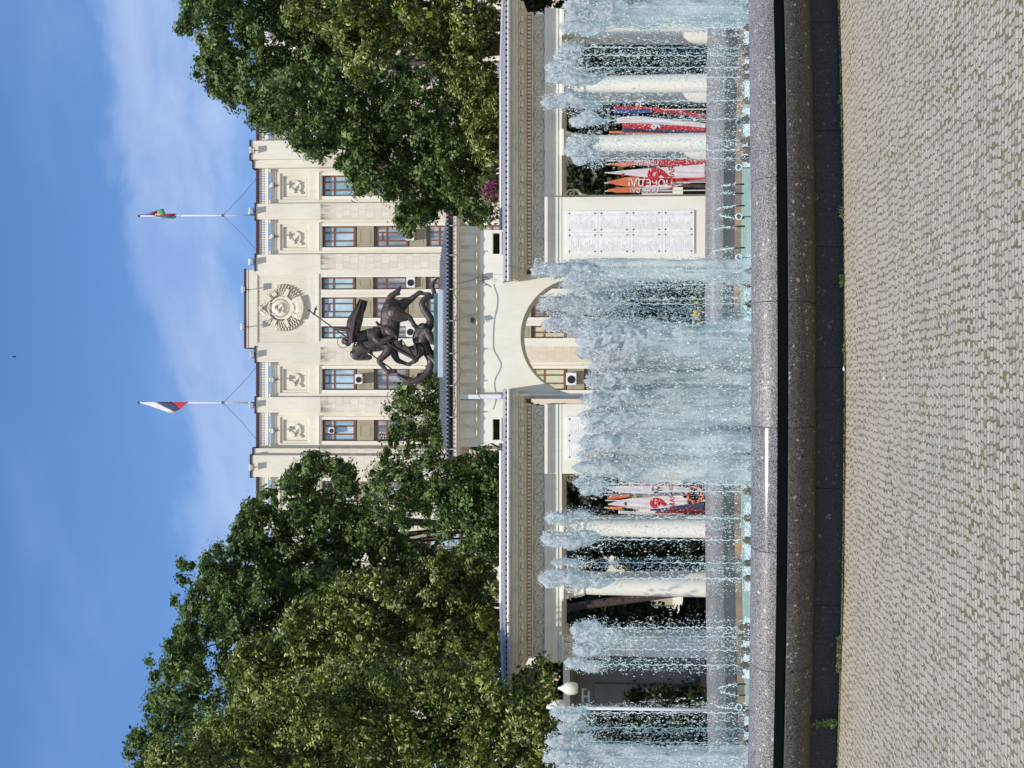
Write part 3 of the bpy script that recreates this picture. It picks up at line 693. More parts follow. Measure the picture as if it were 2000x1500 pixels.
m_ = MB(); pts = [(xg+.01, YN+.25, ZP(1003, 45)), (xg+.01, YN+.35, ZP(1016, 45)), (xg+.03, YW-.12, ZP(1040, 45.4)), (xg+.03, YW-.10, ZP(1100, 45.4)), (xg+.01, YW-.10, .2)]
for a_, b_ in zip(pts, pts[1:]): m_.tube([a_, b_], .055, 4)
m_.build('downpipe', M['white_plastic'], pav)
# cable swags
def swag(name, pts, lab, r=.006):
    P_ = [Vector(PT(v, y, Y)) for v, y, Y in pts]; out = []
    for i in range(len(P_)-1):
        p0, p1, p2, p3 = P_[max(i-1, 0)], P_[i], P_[i+1], P_[min(i+2, len(P_)-1)]
        for k in range(6):
            t = k/6; out.append(.5*((2*p1)+(-p0+p2)*t+(2*p0-5*p1+4*p2-p3)*t*t+(-p0+3*p1-3*p2+p3)*t**3))
    out.append(P_[-1]); m_ = MB(); m_.tube(out, r, 6)
    return tag(m_.build(name, M['cable'], None, smooth=True), lab, 'cable')
swag('power_cable', [(885,561,45.0),(889,555,45.0),(920,548,45.4),(935,541,45.43),(948,541,45.537),(955,545,45.537),(942,548,45.537),(946,553,45.537),(955,558,45.537),(958,561,45.537)], 'short grey cable looping from the gateway eave down to the small floodlight')
swag('lighting_cable', [(884,565,44.99),(888,575,45.0),(893,590,45.0),(892,612,45.0),(886,640,45.0),(885,690,45.0),(893,708,45.0),(900,723,45.0),(896,737,45.0),(887,758,45.0),(890,790,45.0),(884,812,45.0)], 'thin dark cable drooping in swags under the gateway eave', .010)
def floodlight(label, x, y, z, yaw=0, scale=1.0, mat='grey_metal', group=None, tilt=-.6):
    t = thing('floodlight', label, 'floodlight', (x, y, z), group)
    Mx = Matrix.Translation((x, y, z)) @ Matrix.Rotation(yaw, 4, 'Z') @ Matrix.Scale(scale, 4)
    def put(name, m_, mat_):
        o = m_.build(name, mat_, None); 
        for q in o.data.vertices: q.co = Mx @ q.co
        o.parent = t; o.matrix_parent_inverse = Matrix.Translation(-t.location); return o
    m_ = MB(); m_.tube([(-.16, 0, 0), (-.16, -.12, .10), (-.16, -.20, .14)], .015, 5); m_.tube([(.16, 0, 0), (.16, -.12, .10), (.16, -.20, .14)], .015, 5); m_.tube([(-.16, 0, 0), (.16, 0, 0)], .02, 5); put('bracket', m_, M['dark_metal'])
    m_ = MB(); Rm = Matrix.Translation((0, -.20, .14)) @ Matrix.Rotation(tilt, 4, 'X'); bm = bmesh.new(); bmesh.ops.create_cube(bm, size=1)
    for q in bm.verts: q.co = Vector((q.co.x*.30*(1.15 if q.co.y < 0 else .8), q.co.y*.16, q.co.z*.22*(1.1 if q.co.y < 0 else .75)))
    bmesh.ops.bevel(bm, geom=bm.edges[:], offset=.015, segments=1, affect='EDGES'); m_.bm(bm, Rm); bm.free(); put('housing', m_, M[mat])
    m_ = MB(); m_.add([Rm @ Vector(p) for p in ((-.15, -.083, -.10), (.15, -.083, -.10), (.15, -.083, .10), (-.15, -.083, .10))], [(0, 1, 2, 3)]); put('lens', m_, M['glass'] if mat == 'white_paint' else M['dark_metal'])
    return t
p = PT(944, 541, YW-.05); floodlight('small grey floodlight fixed on the gateway wall above the right wing roof', p.x, YW-.02, p.z, 0, .42)
p = PT(927, 628, YW-.25); floodlight('small black spotlight clipped under the bracket cornice above the middle of the arch', p.x, YW-.15, p.z, .5, .38, 'dark_metal')
# ================================================================= GOVERNMENT BUILDING
YB = 130.0
def bX(y): return XP(y, YB, 750)
def bZ(v): return ZP(v, YB)
bld = thing('government_building', 'long cream government building with pilasters, roof balustrade and hammer and sickle reliefs', 'building', (bX(601), YB, 0))
PX = YB/FPX
def wall_grid(m_, x0, x1, z0, z1, holes, ya, yb):
    xs = sorted({x0, x1, *[h[0] for h in holes], *[h[1] for h in holes]}); zs = sorted({z0, z1, *[h[2] for h in holes], *[h[3] for h in holes]})
    for i in range(len(xs)-1):
        j = 0
        while j < len(zs)-1:
            cx = (xs[i]+xs[i+1])/2
            inside = lambda jj: any(h[0] < cx < h[1] and h[2] < (zs[jj]+zs[jj+1])/2 < h[3] for h in holes)
            if inside(j): j += 1; continue
            k = j
            while k+1 < len(zs)-1 and not inside(k+1): k += 1
            m_.box(xs[i], xs[i+1], ya, yb, zs[j], zs[k+1]); j = k+1
def bay(ya, yb_, wins, emblem=True, wide=True):
    """one bay between pilasters; wins: list of (centre y px, half width px)"""
    x0, x1 = sorted((bX(ya), bX(yb_))); holes = []
    cyc = (ya+yb_)/2
    if emblem: holes.append((bX(cyc)-26*PX, bX(cyc)+26*PX, bZ(602), bZ(545)))
    zbot = 1.2
    for c, hw in wins: holes.append((bX(c)-hw*PX, bX(c)+hw*PX, zbot, bZ(627.5)))
    m_ = MB(); wall_grid(m_, x0, x1, -.05, bZ(533), holes, YB+.35, YB+.75)
    m_.box(x0, x1, YB+1.6, YB+1.8, -.05, bZ(540)); w_ = m_.build('bay_wall', M['plaster'], bld)
    if emblem:
        m_ = MB(); X0, X1 = bX(cyc)-26*PX, bX(cyc)+26*PX
        wall_grid(m_, X0-.01, X1+.01, bZ(602)-.01, bZ(545)+.01, [(X0+5*PX, X1-5*PX, bZ(599), bZ(550.5))], YB+.45, YB+.8)
        m_.box(X0, X1, YB+.60, YB+.9, bZ(602), bZ(545)); m_.box(X0+8*PX, X1-8*PX, YB+.58, YB+.61, bZ(596), bZ(556))
        m_.build('relief_niche', M['plaster'], w_)
    return w_
def hammer_sickle(m_, cx, cz, s, y):
    """raised crossed hammer and sickle, drawn in units of s"""
    def pr(pts, y0, y1): m_.prism([(cx+p[0]*s, cz+p[1]*s) for p in pts], y0, y1)
    N = 22; out = [(.86*math.cos(R(a))+.02, .86*math.sin(R(a))+.05) for a in [100-250*i/N for i in range(N+1)]]
    inn = [(.66*math.cos(R(a))-.05+.10*math.sin(R(max(0, 90-a))*.0), .70*math.sin(R(a))+.12) for a in [108-262*i/N for i in range(N+1)]]
    for i in range(N):
        q = [out[i], out[i+1], inn[i+1], inn[i]]; pr(q, y-.13, y)
    pr([(-.62, -.40), (-.50, -.52), (-.86, -.92), (-1.0, -.80)], y-.14, y)      # sickle handle
    pr([(-.52, .28), (-.42, .38), (.62, -.60), (.50, -.72)], y-.17, y)          # hammer shaft
    pr([(-.86, .18), (-.62, -.06), (-.10, .46), (-.16, .60), (-.46, .62)], y-.21, y)  # head
    m_.ball((cx-.95*s, y-.06, cz-.88*s), .09*s, 8, 6)
mainbays = [(327, 396, [(361, 20.5)]), (427, 496, [(461, 21)]), (707, 776, [(741, 21)]), (806, 876, [(841, 21)]),
            (207, 276, [(241, 21)]), (931, 1000, [(961, 21)]), (107, 176, [(141, 21)]), (7, 76, [(41, 21)]), (1031, 1100, [(1061, 21)]), (1131, 1200, [(1161, 21)]), (1231, 1300, [(1261, 21)]), (1331, 1400, [(1361, 21)])]
allwins = []
def balustrade(ya, yb_, n=14):
    x0, x1 = sorted((bX(ya), bX(yb_))); m_ = MB(); zb, zt = bZ(519.5), bZ(505.5)
    for i in range(n):
        cx = x0+(x1-x0)*(i+.5)/n; r_ = .078
        m_.lathe((cx, YB+.15, 0), [(r_*1.1, zb), (r_*1.15, zb+.06), (r_*.6, zb+.10), (r_*1.25, zb+.2), (r_*.75, zt-.14), (r_*1.1, zt-.08), (r_*1.1, zt)], 8)
    m_.box(x0, x1, YB+.02, YB+.30, bZ(523.8), zb-.001)
    for f_ in (.0, .5, 1): cx = x0+.15+(x1-x0-.3)*f_; m_.box(cx-.12, cx+.12, YB+.05, YB+.28, bZ(528), bZ(523.8)-.001)
    a = m_.build('balustrade', M['plaster_white'], bld)
    m_ = MB(); m_.box(x0, x1, YB-.06, YB+.36, bZ(505.5)+.002, bZ(500.3)); m_.build('red_coping', M['cap_red'], a)
for i, (ya, yb_, w_) in enumerate(mainbays):
    bw = bay(ya, yb_, w_); allwins += [(c, h, 0) for c, h in w_]
    cyc = (ya+yb_)/2; m_ = MB(); ex, ez = bX(cyc+.5), bZ(574)
    m_.lathe((0, 0, 0), [(16.5*PX, 0), (16.5*PX, .012), (16.2*PX, .02)], 36)
    Mx = Matrix.Translation((ex, YB+.585, ez)) @ Matrix.Rotation(R(90), 4, 'X'); m_.v = [tuple(Mx @ Vector(q)) for q in m_.v]
    hammer_sickle(m_, ex, ez, 14.5*PX, YB+.57); m_.build('hammer_and_sickle_relief', M['plaster'], bw)
    balustrade(ya, yb_)
    m_ = MB(); x0, x1 = sorted((bX(ya), bX(yb_))); m_.box(x0, x1, YB+.24, YB+.8, bZ(532.5), bZ(528.3)); m_.box(x0, x1, YB+.30, YB+.8, bZ(537.5), bZ(532.5)-.001); m_.build('cornice', M['plaster_white'], bw)
# central block with the coat of arms
m_ = MB(); x0, x1 = bX(678.3), bX(525.7)
cw = [(553, 12.3), (600.5, 20.5), (649, 12.2)]; allwins += [(c, h, 1) for c, h in cw]
holes = [(bX(c)-h*PX, bX(c)+h*PX, 1.2, bZ(627.5)) for c, h in cw]+[(bX(672), bX(533), bZ(604.5), bZ(502.5))]
wall_grid(m_, x0, x1, -.05, bZ(484), holes, YB+.02, YB+.75); m_.box(x0, x1, YB+1.6, YB+1.8, -.05, bZ(500))
m_.box(x0, x1, YB+.5, YB+5, bZ(527), bZ(484)); cb_ = m_.build('central_block', M['plaster'], bld)
m_ = MB(); m_.box(x0-.08, x1+.08, YB-.06, YB+5.2, bZ(480.8), bZ(476.8)); m_.build('red_coping', M['cap_red'], cb_)
m_ = MB(); m_.box(x0-.02, x1+.02, YB-.03, YB+1, bZ(484), bZ(480.8)-.001); m_.build('top_moulding', M['plaster'], cb_)
m_ = MB(); wall_grid(m_, bX(672), bX(533), bZ(604.5), bZ(502.5), [(bX(668), bX(537), bZ(600.5), bZ(503.6))], YB+.05, YB+.4); m_.box(bX(672), bX(533), YB+.12, YB+.6, bZ(604.5), bZ(502.5))
n = 46
for i in range(n):
    xa = bX(668)+(bX(537)-bX(668))*(i+.5)/n; m_.box(xa-.028, xa+.028, YB+.09, YB+.121, bZ(600.5), bZ(503.6))
pan = m_.build('fluted_panel', M['plaster'], cb_)
# coat of arms: wheat wreath tied with ribbon, rayed disc with hammer and sickle, star, scroll of lettering
m_ = MB(); ex, ez = bX(601), bZ(549); u = PX
def ring_arc(r0, r1, a0, a1, ya_, yb__, n=24, cx=0, cz=0):
    for i in range(n):
        aa, ab = R(a0+(a1-a0)*i/n), R(a0+(a1-a0)*(i+1)/n)
        m_.prism([(ex+(cx+r0*math.cos(aa))*u, ez+(cz+r0*math.sin(aa))*u), (ex+(cx+r1*math.cos(aa))*u, ez+(cz+r1*math.sin(aa))*u), (ex+(cx+r1*math.cos(ab))*u, ez+(cz+r1*math.sin(ab))*u), (ex+(cx+r0*math.cos(ab))*u, ez+(cz+r0*math.sin(ab))*u)], ya_, yb__)
yf = YB+.09
m_.lathe((0, 0, 0), [(17*u, 0), (17*u, .08), (15.5*u, .12), (0.01, .14)], 32); Mx = Matrix.Translation((ex, yf, ez+2*u)) @ Matrix.Rotation(R(90), 4, 'X'); m_.v = [tuple(Mx @ Vector(q)) for q in m_.v]
hammer_sickle(m_, ex, ez+3*u, 11*u, yf-.14)
ring_arc(19, 25.5, 200, 340, yf-.28, yf); ring_arc(18.5, 22, -20, 60, yf-.16, yf); ring_arc(18.5, 22, 120, 200, yf-.16, yf)
for sg in (-1, 1):
    for row, (r_, a0, a1, sc) in enumerate(((29, -58, 62, 1), (36, -56, 44, 1), (43, -50, 10, 1), (33, 22, 74, .9))):
        k = int(abs(a1-a0)/7.5)
        for j in range(k+1):
            a = R(a0+(a1-a0)*j/k); px_, pz_ = sg*r_*math.cos(a)*1.0, r_*math.sin(a)*1.05
            for dd in (-1.5, 1.5):
                ang = math.atan2(math.cos(a), -sg*math.sin(a)*1)+dd*.25
                m_.ball((ex+(px_+dd*math.cos(a)*sg)*u, yf-.12-.05*row % .1, ez+(pz_+dd*math.sin(a))*u), 2.7*u*sc, 7, 5, (.5, .9, 1.15), Matrix.Rotation(-sg*(math.pi/2-a)*-1+dd*.3, 3, 'Y'))
    for a in (-62, -22, 24, 50):     # ribbon wraps
        aa = R(a); c, s_ = math.cos(aa)*sg, math.sin(aa); q0 = 26; q1 = 40 if a < 0 else 34
        m_.prism([(ex+(c*q0-s_*3.2*sg)*u, ez+(s_*q0+abs(c)*3.2)*u), (ex+(c*q1-s_*3.6*sg)*u, ez+(s_*q1+abs(c)*3.6)*u), (ex+(c*q1+s_*3.6*sg)*u, ez+(s_*q1-abs(c)*3.6)*u), (ex+(c*q0+s_*3.2*sg)*u, ez+(s_*q0-abs(c)*3.2)*u)], yf-.30, yf)
ring_arc(35, 46, 238, 302, yf-.36, yf); ring_arc(26, 34, 248, 292, yf-.22, yf)
rs = random.Random(3)
for row, rr_ in enumerate((37.5, 41, 44)):
    for j in range(17):
        a = R(243+56*j/16); 
        if rs.random() < .85: m_.ball((ex+rr_*math.cos(a)*u, yf-.37, ez+rr_*math.sin(a)*u), 1.15*u, 5, 4, (rs.uniform(.4, .9), .8, 1))
m_.ball((ex, yf-.16, ez-25*u), 8*u, 16, 8, (1.25, .5, .62))
pts = []
for k in range(10): a = math.pi/2+math.pi*k/5; r_ = 6.2 if k % 2 == 0 else 2.6; pts.append((ex+r_*math.cos(a)*u, ez+(41+r_*math.sin(a))*u))
m_.prism(pts, yf-.22, yf)
for sg in (-1, 1): m_.tube([(ex+sg*3*u, yf-.1, ez+36*u), (ex+sg*13*u, yf-.14, ez+26*u), (ex+sg*21*u, yf-.12, ez+16*u)], [.07, .10, .06], 6); m_.tube([(ex+sg*24*u, yf-.1, ez+18*u), (ex+sg*12*u, yf-.16, ez+33*u), (ex+sg*3*u, yf-.1, ez+44*u)], [.05, .08, .05], 6)
for k in range(7): a = R(60+10*k); m_.ball((ex+22*math.cos(a)*u, yf-.12, ez+(3+22*math.sin(a))*u), 2.4*u, 7, 5)
m_.build('coat_of_arms_relief', M['plaster'], pan, smooth=True, auto=35)
# pilasters, towers
def pier(ya, yb_, yfr, vtop, stone=True, cap=3.0, name='pilaster'):
    x0, x1 = sorted((bX(ya), bX(yb_))); m_ = MB(); zt = bZ(vtop+cap)
    m_.box(x0, x1, yfr, YB+.9, bZ(626), zt); p_ = m_.build(name, M['plaster'], bld)
    m_ = MB(); m_.box(x0, x1, yfr+.01, YB+.9, -.05, bZ(626)-.001); m_.build('stone_cladding', M['stone'], p_)
    m_ = MB(); m_.box(x0-.08, x1+.08, yfr-.07, YB+1.2, zt, zt+cap*PX); m_.build('red_coping', M['cap_red'], p_)
for a, b_ in ((396, 427), (496, 526.5), (677.5, 707), (776, 806), (176, 207), (76, 107), (1000, 1031), (1100, 1131), (1200, 1231), (1300, 1331), (-30, 7), (1400, 1440)): pier(a, b_, YB, 497)
pier(312, 327, YB-.45, 495.5); pier(876, 889, YB-.45, 495.5); pier(276, 312, YB-1.0, 493.3, cap=3.6, name='corner_tower'); pier(889, 931, YB-1.0, 494, cap=3.6, name='corner_tower')
m_ = MB(); m_.box(bX(1440), bX(-30), YB+1.8, YB+14, -.05, bZ(560)); m_.build('rear_block', M['plaster'], bld)
# plain stone strips between the narrow windows and either side, moulded surrounds
m_ = MB()
for c, h in cw:
    X0, X1 = bX(c)-h*PX, bX(c)+h*PX
    for xx in (X0-.14, X1): m_.box(xx, xx+.14, YB-.02, YB+.05, .5, bZ(627))
m_.box(bX(667), bX(535), YB-.07, YB+.05, bZ(623), bZ(619.5)); m_.build('window_surround', M['plaster_white'], cb_)
for c, h, t_ in allwins:
    if t_: continue
    X0, X1 = bX(c)-h*PX, bX(c)+h*PX; m_ = MB()
    for xx in (X0-.22, X1): m_.box(xx, xx+.22, YB+.27, YB+.37, .5, bZ(626))
    m_.box(X0-.24, X1+.24, YB+.24, YB+.37, bZ(626)+.001, bZ(622.5)); m_.box(X0-.26, X1+.26, YB+.18, YB+.37, bZ(622.4), bZ(620)); m_.build('window_surround', M['plaster_white'], bld)
# windows and spandrels
def window(c, h, yref, row, deep, gl):
    X0, X1 = bX(c)-h*PX, bX(c)+h*PX; v0 = 629.5+103*row; zt, zb = bZ(v0), bZ(v0+61); yy = yref+.20
    m_ = MB(); fr = .10; W_ = X1-X0
    m_.box(X0, X0+fr, yy, yy+.08, zb, zt); m_.box(X1-fr, X1, yy, yy+.08, zb, zt); m_.box(X0+fr, X1-fr, yy, yy+.08, zt-fr, zt); m_.box(X0+fr, X1-fr, yy, yy+.08, zb, zb+fr)
    ztr = zt-(zt-zb)*.34; m_.box(X0+fr, X1-fr, yy+.004, yy+.07, ztr-.05, ztr+.05)
    cols = (.31, .70) if h > 15 else (.47,)
    for q in cols: xq = X0+W_*q; m_.box(xq-.05, xq+.05, yy-.01, yy+.06, zb+fr, zt-fr)
    if h > 15:
        if (row+int(c)) % 3 == 0: m_.box(X0+W_*.31+.05, X0+W_*.70-.05, yy-.005, yy+.05, ztr+.30, ztr+.37)
    m_.box(X0, X1, yref+.02, yref+.19, zb-.10, zb-.0)
    f_ = m_.build('window', M['wood'], bld)
    m_ = MB(); m_.add([(X0+fr, yy+.05, zb+fr), (X1-fr, yy+.05, zb+fr), (X1-fr, yy+.05, zt-fr), (X0+fr, yy+.05, zt-fr)], [(0, 1, 2, 3)])
    m_.build('pane', M[gl], f_)
for c, h, t_ in allwins:
    yref = YB+(.06 if t_ else .40)
    X0, X1 = bX(c)-h*PX, bX(c)+h*PX
    nrow = 7 if 300 < c < 900 else 6
    for row in range(nrow):
        gl = ('glass', 'glass_curtain', 'glass', 'glass_curtain', 'glass_curtain', 'glass', 'glass_curtain')[row]
        if row == 4 and c > 640: gl = 'glass_yellow'
        if row == 2 and c < 600: gl = 'glass_curtain'
        window(c, h, yref, row, 0, gl)
    m_ = MB()
    for row in range(nrow):
        za, zb = bZ(695+103*row), bZ(728+103*row)
        m_.box(X0, X1, yref+.06, yref+.34, zb, za)
        q = .30 if h > 15 else .2; a0, a1, c0, c1 = X0+q, X1-q, zb+.22, za-.22
        if a1 > a0 and row < 6:
            for (s0, s1, e0, e1) in ((a0, a1, c1-.05, c1), (a0, a1, c0, c0+.05), (a0, a0+.05, c0+.05, c1-.05), (a1-.05, a1, c0+.05, c1-.05)): m_.box(s0, s1, yref+.035, yref+.06, e0, e1)
    m_.box(X0, X1, yref+.36, yref+.5, .5, bZ(627.6)-.0)
    m_.build('spandrel_panels', M['tan'], bld)
# air conditioners hung on the facade
def aircon(v, y, w, h, lab, yref=YB+.3):
    cx, cz = bX(y), bZ(v); W2, H2 = w*PX/2, h*PX/2
    t = thing('air_conditioner', lab, 'air conditioner', (cx, yref, cz-H2), 'air conditioners on the building facade')
    m_ = MB(); m_.box(cx-W2, cx+W2, yref-.42, yref-.04, cz-H2, cz+H2, .03); s_ = m_.build('shell', M['ac_white'], t)
    m_ = MB(); Mx = Matrix.Translation((cx-W2*.12, yref-.425, cz)) @ Matrix.Rotation(R(90), 4, 'X')
    r0 = min(W2, H2)*.78
    for k in range(5): m_.lathe((0, 0, 0), [(r0*(1-k*.18), 0), (r0*(1-k*.18), .02), (r0*(1-k*.18)-.03, .02), (r0*(1-k*.18)-.03, 0)], 20, False)
    m_.lathe((0, 0, 0), [(r0*1.0, .001), (.01, .001)], 20, False)
    m_.v = [tuple(Mx @ Vector(q)) for q in m_.v]; m_.build('fan_grille', M['dark_metal'], t)
    m_ = MB()
    for sx_ in (-.8, .8): m_.box(cx+W2*sx_-.03, cx+W2*sx_+.03, yref-.4, yref+.2, cz-H2-.08, cz-H2-.005)
    m_.build('bracket', M['dark_metal'], t)
aircon(801, 460, 20, 17, 'white air conditioner below the second row windows, beside the tree on the right')
aircon(802.5, 551.5, 21, 17, 'white air conditioner under the narrow window right above the horse tail')
aircon(801.5, 647.5, 21, 17, 'white air conditioner behind the horse belly, between the hind legs')
aircon(701, 740.5, 19, 15, 'white air conditioner under a top floor window, left of the statue')
aircon(1116, 740, 24, 20, 'white air conditioner seen through the arch near its left side')
aircon(646.5, 841, 12, 11, 'small grey air conditioner set in the topmost window nearest the left trees', YB+.55)
# floodlights on the roof
def roof_flood(v, y, lab, dist=1.1, sc=2.1, yref=YB-.2):
    p = PT(v, y, yref-dist)
    t = floodlight(lab, p.x, p.y+.25, p.z-.15, 0, sc, 'white_paint', 'floodlights along the building top', -1.0)
    m_ = MB(); m_.tube([(p.x, yref+.5, p.z-.25), (p.x, p.y+.1, p.z-.2)], .035, 5); m_.build('mounting_arm', M['dark_metal'], t)
rf = [(491, 293, 'white floodlight on top of the tower pier nearest the right trees'), (489.5, 412, 'white floodlight at the foot of the right flagpole'), (490, 511, 'white floodlight on the pier just right of the coat of arms block'),
      (491, 693, 'white floodlight on the pier just left of the coat of arms block'), (489.5, 791, 'white floodlight at the foot of the left flagpole'), (490.5, 913, 'white floodlight on the tower pier nearest the left trees')]
for v, y, l in rf: roof_flood(v, y, l, .22, 1.3, YB-(1.2 if y in (293, 913) else .2))
for v, y, l in ((475.5, 565, 'white floodlight on an arm above the right side of the coat of arms'), (474, 638, 'white floodlight on an arm above the left side of the coat of arms')): roof_flood(v, y, l, .60, 1.3)
for v, y, l in ((531, 361, 'white floodlight below the balustrade at the rightmost visible emblem niche'), (531, 461, 'white floodlight over the emblem niche right of the coat of arms'), (532, 742, 'white floodlight over the emblem niche left of the coat of arms'), (532, 842, 'white floodlight over the leftmost fully visible emblem niche')):
    roof_flood(v, y, l, .33, .95, YB+.1)
# flagpoles
def flagpole(y, lab, wy):
    x = bX(y); yy = YB+.5; zt = bZ(270); zb = bZ(497)
    t = thing('flagpole', lab, 'flagpole', (x, yy, zb), 'flagpoles on the building roof')
    m_ = MB(); m_.tube([(x, yy, zb-.3), (x, yy, zb+3), (x, yy, zt)], [.06, .05, .03], 10); m_.build('pole', M['pole_white'], t, smooth=True)
    m_ = MB(); m_.ball((x, yy, zt+.10), .09, 10, 8); m_.build('finial', M['dark_metal'], t, smooth=True)
    zc = bZ(432); m_ = MB()
    for w in wy: m_.tube([(x, yy, zc), ((x+bX(w))/2, yy, (zc+bZ(500))/2-.10), (bX(w), yy, bZ(500))], .016, 4)
    m_.tube([(x, yy, zc-.08), (x, yy, zc+.08)], .10, 8); m_.build('guy_wires', M['cable'], t)
flagpole(417, 'white flagpole on the right roof pier with a limp three coloured regional flag', (342, 489))
flagpole(787, 'white flagpole on the left roof pier carrying the white blue red flag', (714, 862))
def patchcloth(name, lab, bands, Y, wob=.12, cat='flag', group=None, nameparts='band'):
    """bands: [(material, quad strip [(v,y) left edge...], [(v,y) right edge...])]"""
    t = None; mats = []; m_ = MB()
    for mt, L_, R_ in bands:
        if mt not in mats: mats.append(mt)
        m_.cur = mats.index(mt); n = len(L_); K_ = 6; b0 = len(m_.v)
        for i in range(n):
            for k in range(K_+1):
                f_ = k/K_; v = L_[i][0]*(1-f_)+R_[i][0]*f_; y = L_[i][1]*(1-f_)+R_[i][1]*f_
                m_.v.append(tuple(PT(v, y, Y+wob*math.sin(v*.13+y*.35)+.3*wob*math.sin(y*.9+v*.3))))
        for i in range(n-1):
            for k in range(K_): m_.f.append((b0+i*(K_+1)+k, b0+i*(K_+1)+k+1, b0+(i+1)*(K_+1)+k+1, b0+(i+1)*(K_+1)+k)); m_.mi.append(m_.cur)
    o = m_.build(name, [M[q] for q in mats], None, smooth=True); md = o.modifiers.new('solid', 'SOLIDIFY'); md.thickness = .012
    return tag(o, lab, cat, group)
patchcloth('flag', 'white blue and red tricolour flag hanging from the left roof flagpole', [
 ('cl_pwhite', [(270,785.6),(288,791),(305,797),(323,803),(341,809)], [(306,785),(314,790),(322,795),(331,799),(342,804)]),
 ('cl_navy', [(306,785),(314,790),(322,795),(331,799),(342,804)], [(336,785),(340,788),(344,791),(348,795),(352,798.5)]),
 ('cl_red', [(336,785),(340,788),(344,791),(348,795),(352,798.5)], [(369,785.4),(366,787),(362,789.5),(358,793),(353,798.8)])], YB+.42, .05)
patchcloth('flag', 'blue crimson and green regional flag with a yellow emblem, limp on the right roof flagpole', [
 ('cl_blue', [(274,418.5),(290,418),(303,418)], [(274,419.5),(290,419.7),(303,421)]),
 ('cl_crimson', [(283,418),(296,414.5),(307,411)], [(283,418.6),(296,418),(307,417.5)]),
 ('cl_green', [(306,411.3),(314,408.3),(319,407.5)], [(309,417),(318,417.5),(323,416.5)]),
 ('cl_crimson', [(307,417.3),(325,417.2),(345,417)], [(303,421),(318,421),(340,421.5)]),
 ('cl_yellow', [(303,417.8),(312,417.4),(320,417.6)], [(303,420.4),(312,420.2),(320,419.6)]),
 ('cl_blue', [(303,421),(318,421),(340,421)], [(300,422.5),(318,424.5),(335,426)]),
 ('cl_yellow', [(300,422.4),(311,424.4),(322,426.2)], [(300,423),(311,425.6),(322,427.4)]),
 ('cl_green', [(322,425),(330,425.6),(346,421)], [(322,427.2),(332,428),(342,426.5)])], YB+.40, .08)
# ================================================================= STATUE (horse, rider, dragon on one plinth)
YS = 46.6
def SP(X, Y, d=0): return PT(590+X/5, 500+Y/5, YS+d)
KS = YS/FPX/5
def chainM(m_, pts, sy=1.0, seg=12):
    """pts: (X, Y, depth, radius) in survey units; smooth tapered limb"""
    P_ = [SP(p[0], p[1], p[2]) for p in pts]; rr = [p[3]*KS for p in pts]
    o, r_ = [], []
    for i in range(len(P_)-1):
        p0, p1, p2, p3 = P_[max(i-1, 0)], P_[i], P_[i+1], P_[min(i+2, len(P_)-1)]
        for k in range(5):
            t = k/5; o.append(.5*((2*p1)+(-p0+p2)*t+(2*p0-5*p1+4*p2-p3)*t*t+(-p0+3*p1-3*p2+p3)*t**3)); r_.append(rr[i]*(1-t)+rr[i+1]*t)
    o.append(P_[-1]); r_.append(rr[-1])
    m_.tube(o, r_, seg, True, sy)
    m_.ball(o[0], r_[0]*.98, 10, 8, (1, sy, 1)); m_.ball(o[-1], r_[-1]*.98, 10, 8, (1, sy, 1))
def organic(m_, name, mat, parent, vox=.0115, smooth=3):
    """merge overlapping volumes into one continuous skin"""
    o = m_.build('tmp', mat, None); md = o.modifiers.new('r', 'REMESH'); md.mode = 'VOXEL'; md.voxel_size = vox
    s_ = o.modifiers.new('s', 'SMOOTH'); s_.iterations = smooth; s_.factor = .5
    dg = bpy.context.evaluated_depsgraph_get(); me = bpy.data.meshes.new_from_object(o.evaluated_get(dg)); me.name = name
    old = o.data; bpy.data.objects.remove(o); bpy.data.meshes.remove(old)
    me.polygons.foreach_set('use_smooth', [True]*len(me.polygons))
    q = bpy.data.objects.new(name, me); COL.objects.link(q)
    if parent: q.parent = parent; q.matrix_parent_inverse = Matrix.Translation(-parent.location)
    return q
base = SP(1320, 760); st = thing('equestrian_statue', 'dark bronze statue of a haloed lancer on a rearing horse spearing a winged dragon', 'statue', base)
# --- horse
m_ = MB()
chainM(m_, [(872,500,0,88), (868,560,0,103), (862,640,0,100), (856,720,0,98), (850,790,0,96), (838,850,0,82), (835,900,0,55)], .85, 18)      # trunk
chainM(m_, [(800,840,0,84), (740,855,0,78), (680,868,0,72), (620,885,0,66), (565,910,0,58), (530,940,0,48)], .5, 14)                             # neck
chainM(m_, [(500,952,0,36), (522,978,0,39), (560,990,0,32), (605,996,0,25), (645,998,0,22), (668,992,0,19)], .62, 12)                          # head
chainM(m_, [(585,975,0,18), (625,968,0,12), (655,972,0,10), (668,978,0,8)], .6, 8)
for d in (-.05, .05): chainM(m_, [(505,930,d,12), (480,938,d*1.3,8), (468,935,d*1.5,3)], .6, 8)       # ears
for d in (-.085, .085): m_.ball(SP(540,990,d), 9*KS, 8, 6)                                             # eyes
m_.ball(SP(655,1005,-.05), 8*KS, 8, 6)
for i in range(9): chainM(m_, [(500+i*34, 905-i*7, .02, 16), (505+i*34, 872-i*7, .0, 12), (516+i*34, 850-i*6, 0, 6)], .7, 7)   # mane
chainM(m_, [(850,870,-.10,58), (838,925,-.13,50), (800,975,-.14,36), (758,1015,-.14,31), (765,1045,-.14,28), (800,1090,-.14,20), (828,1125,-.14,19), (840,1135,-.14,22)], .9, 12)
chainM(m_, [(838,1135,-.14,22), (868,1130,-.14,19), (905,1124,-.14,25)], 1, 10)                        # raised fore hoof
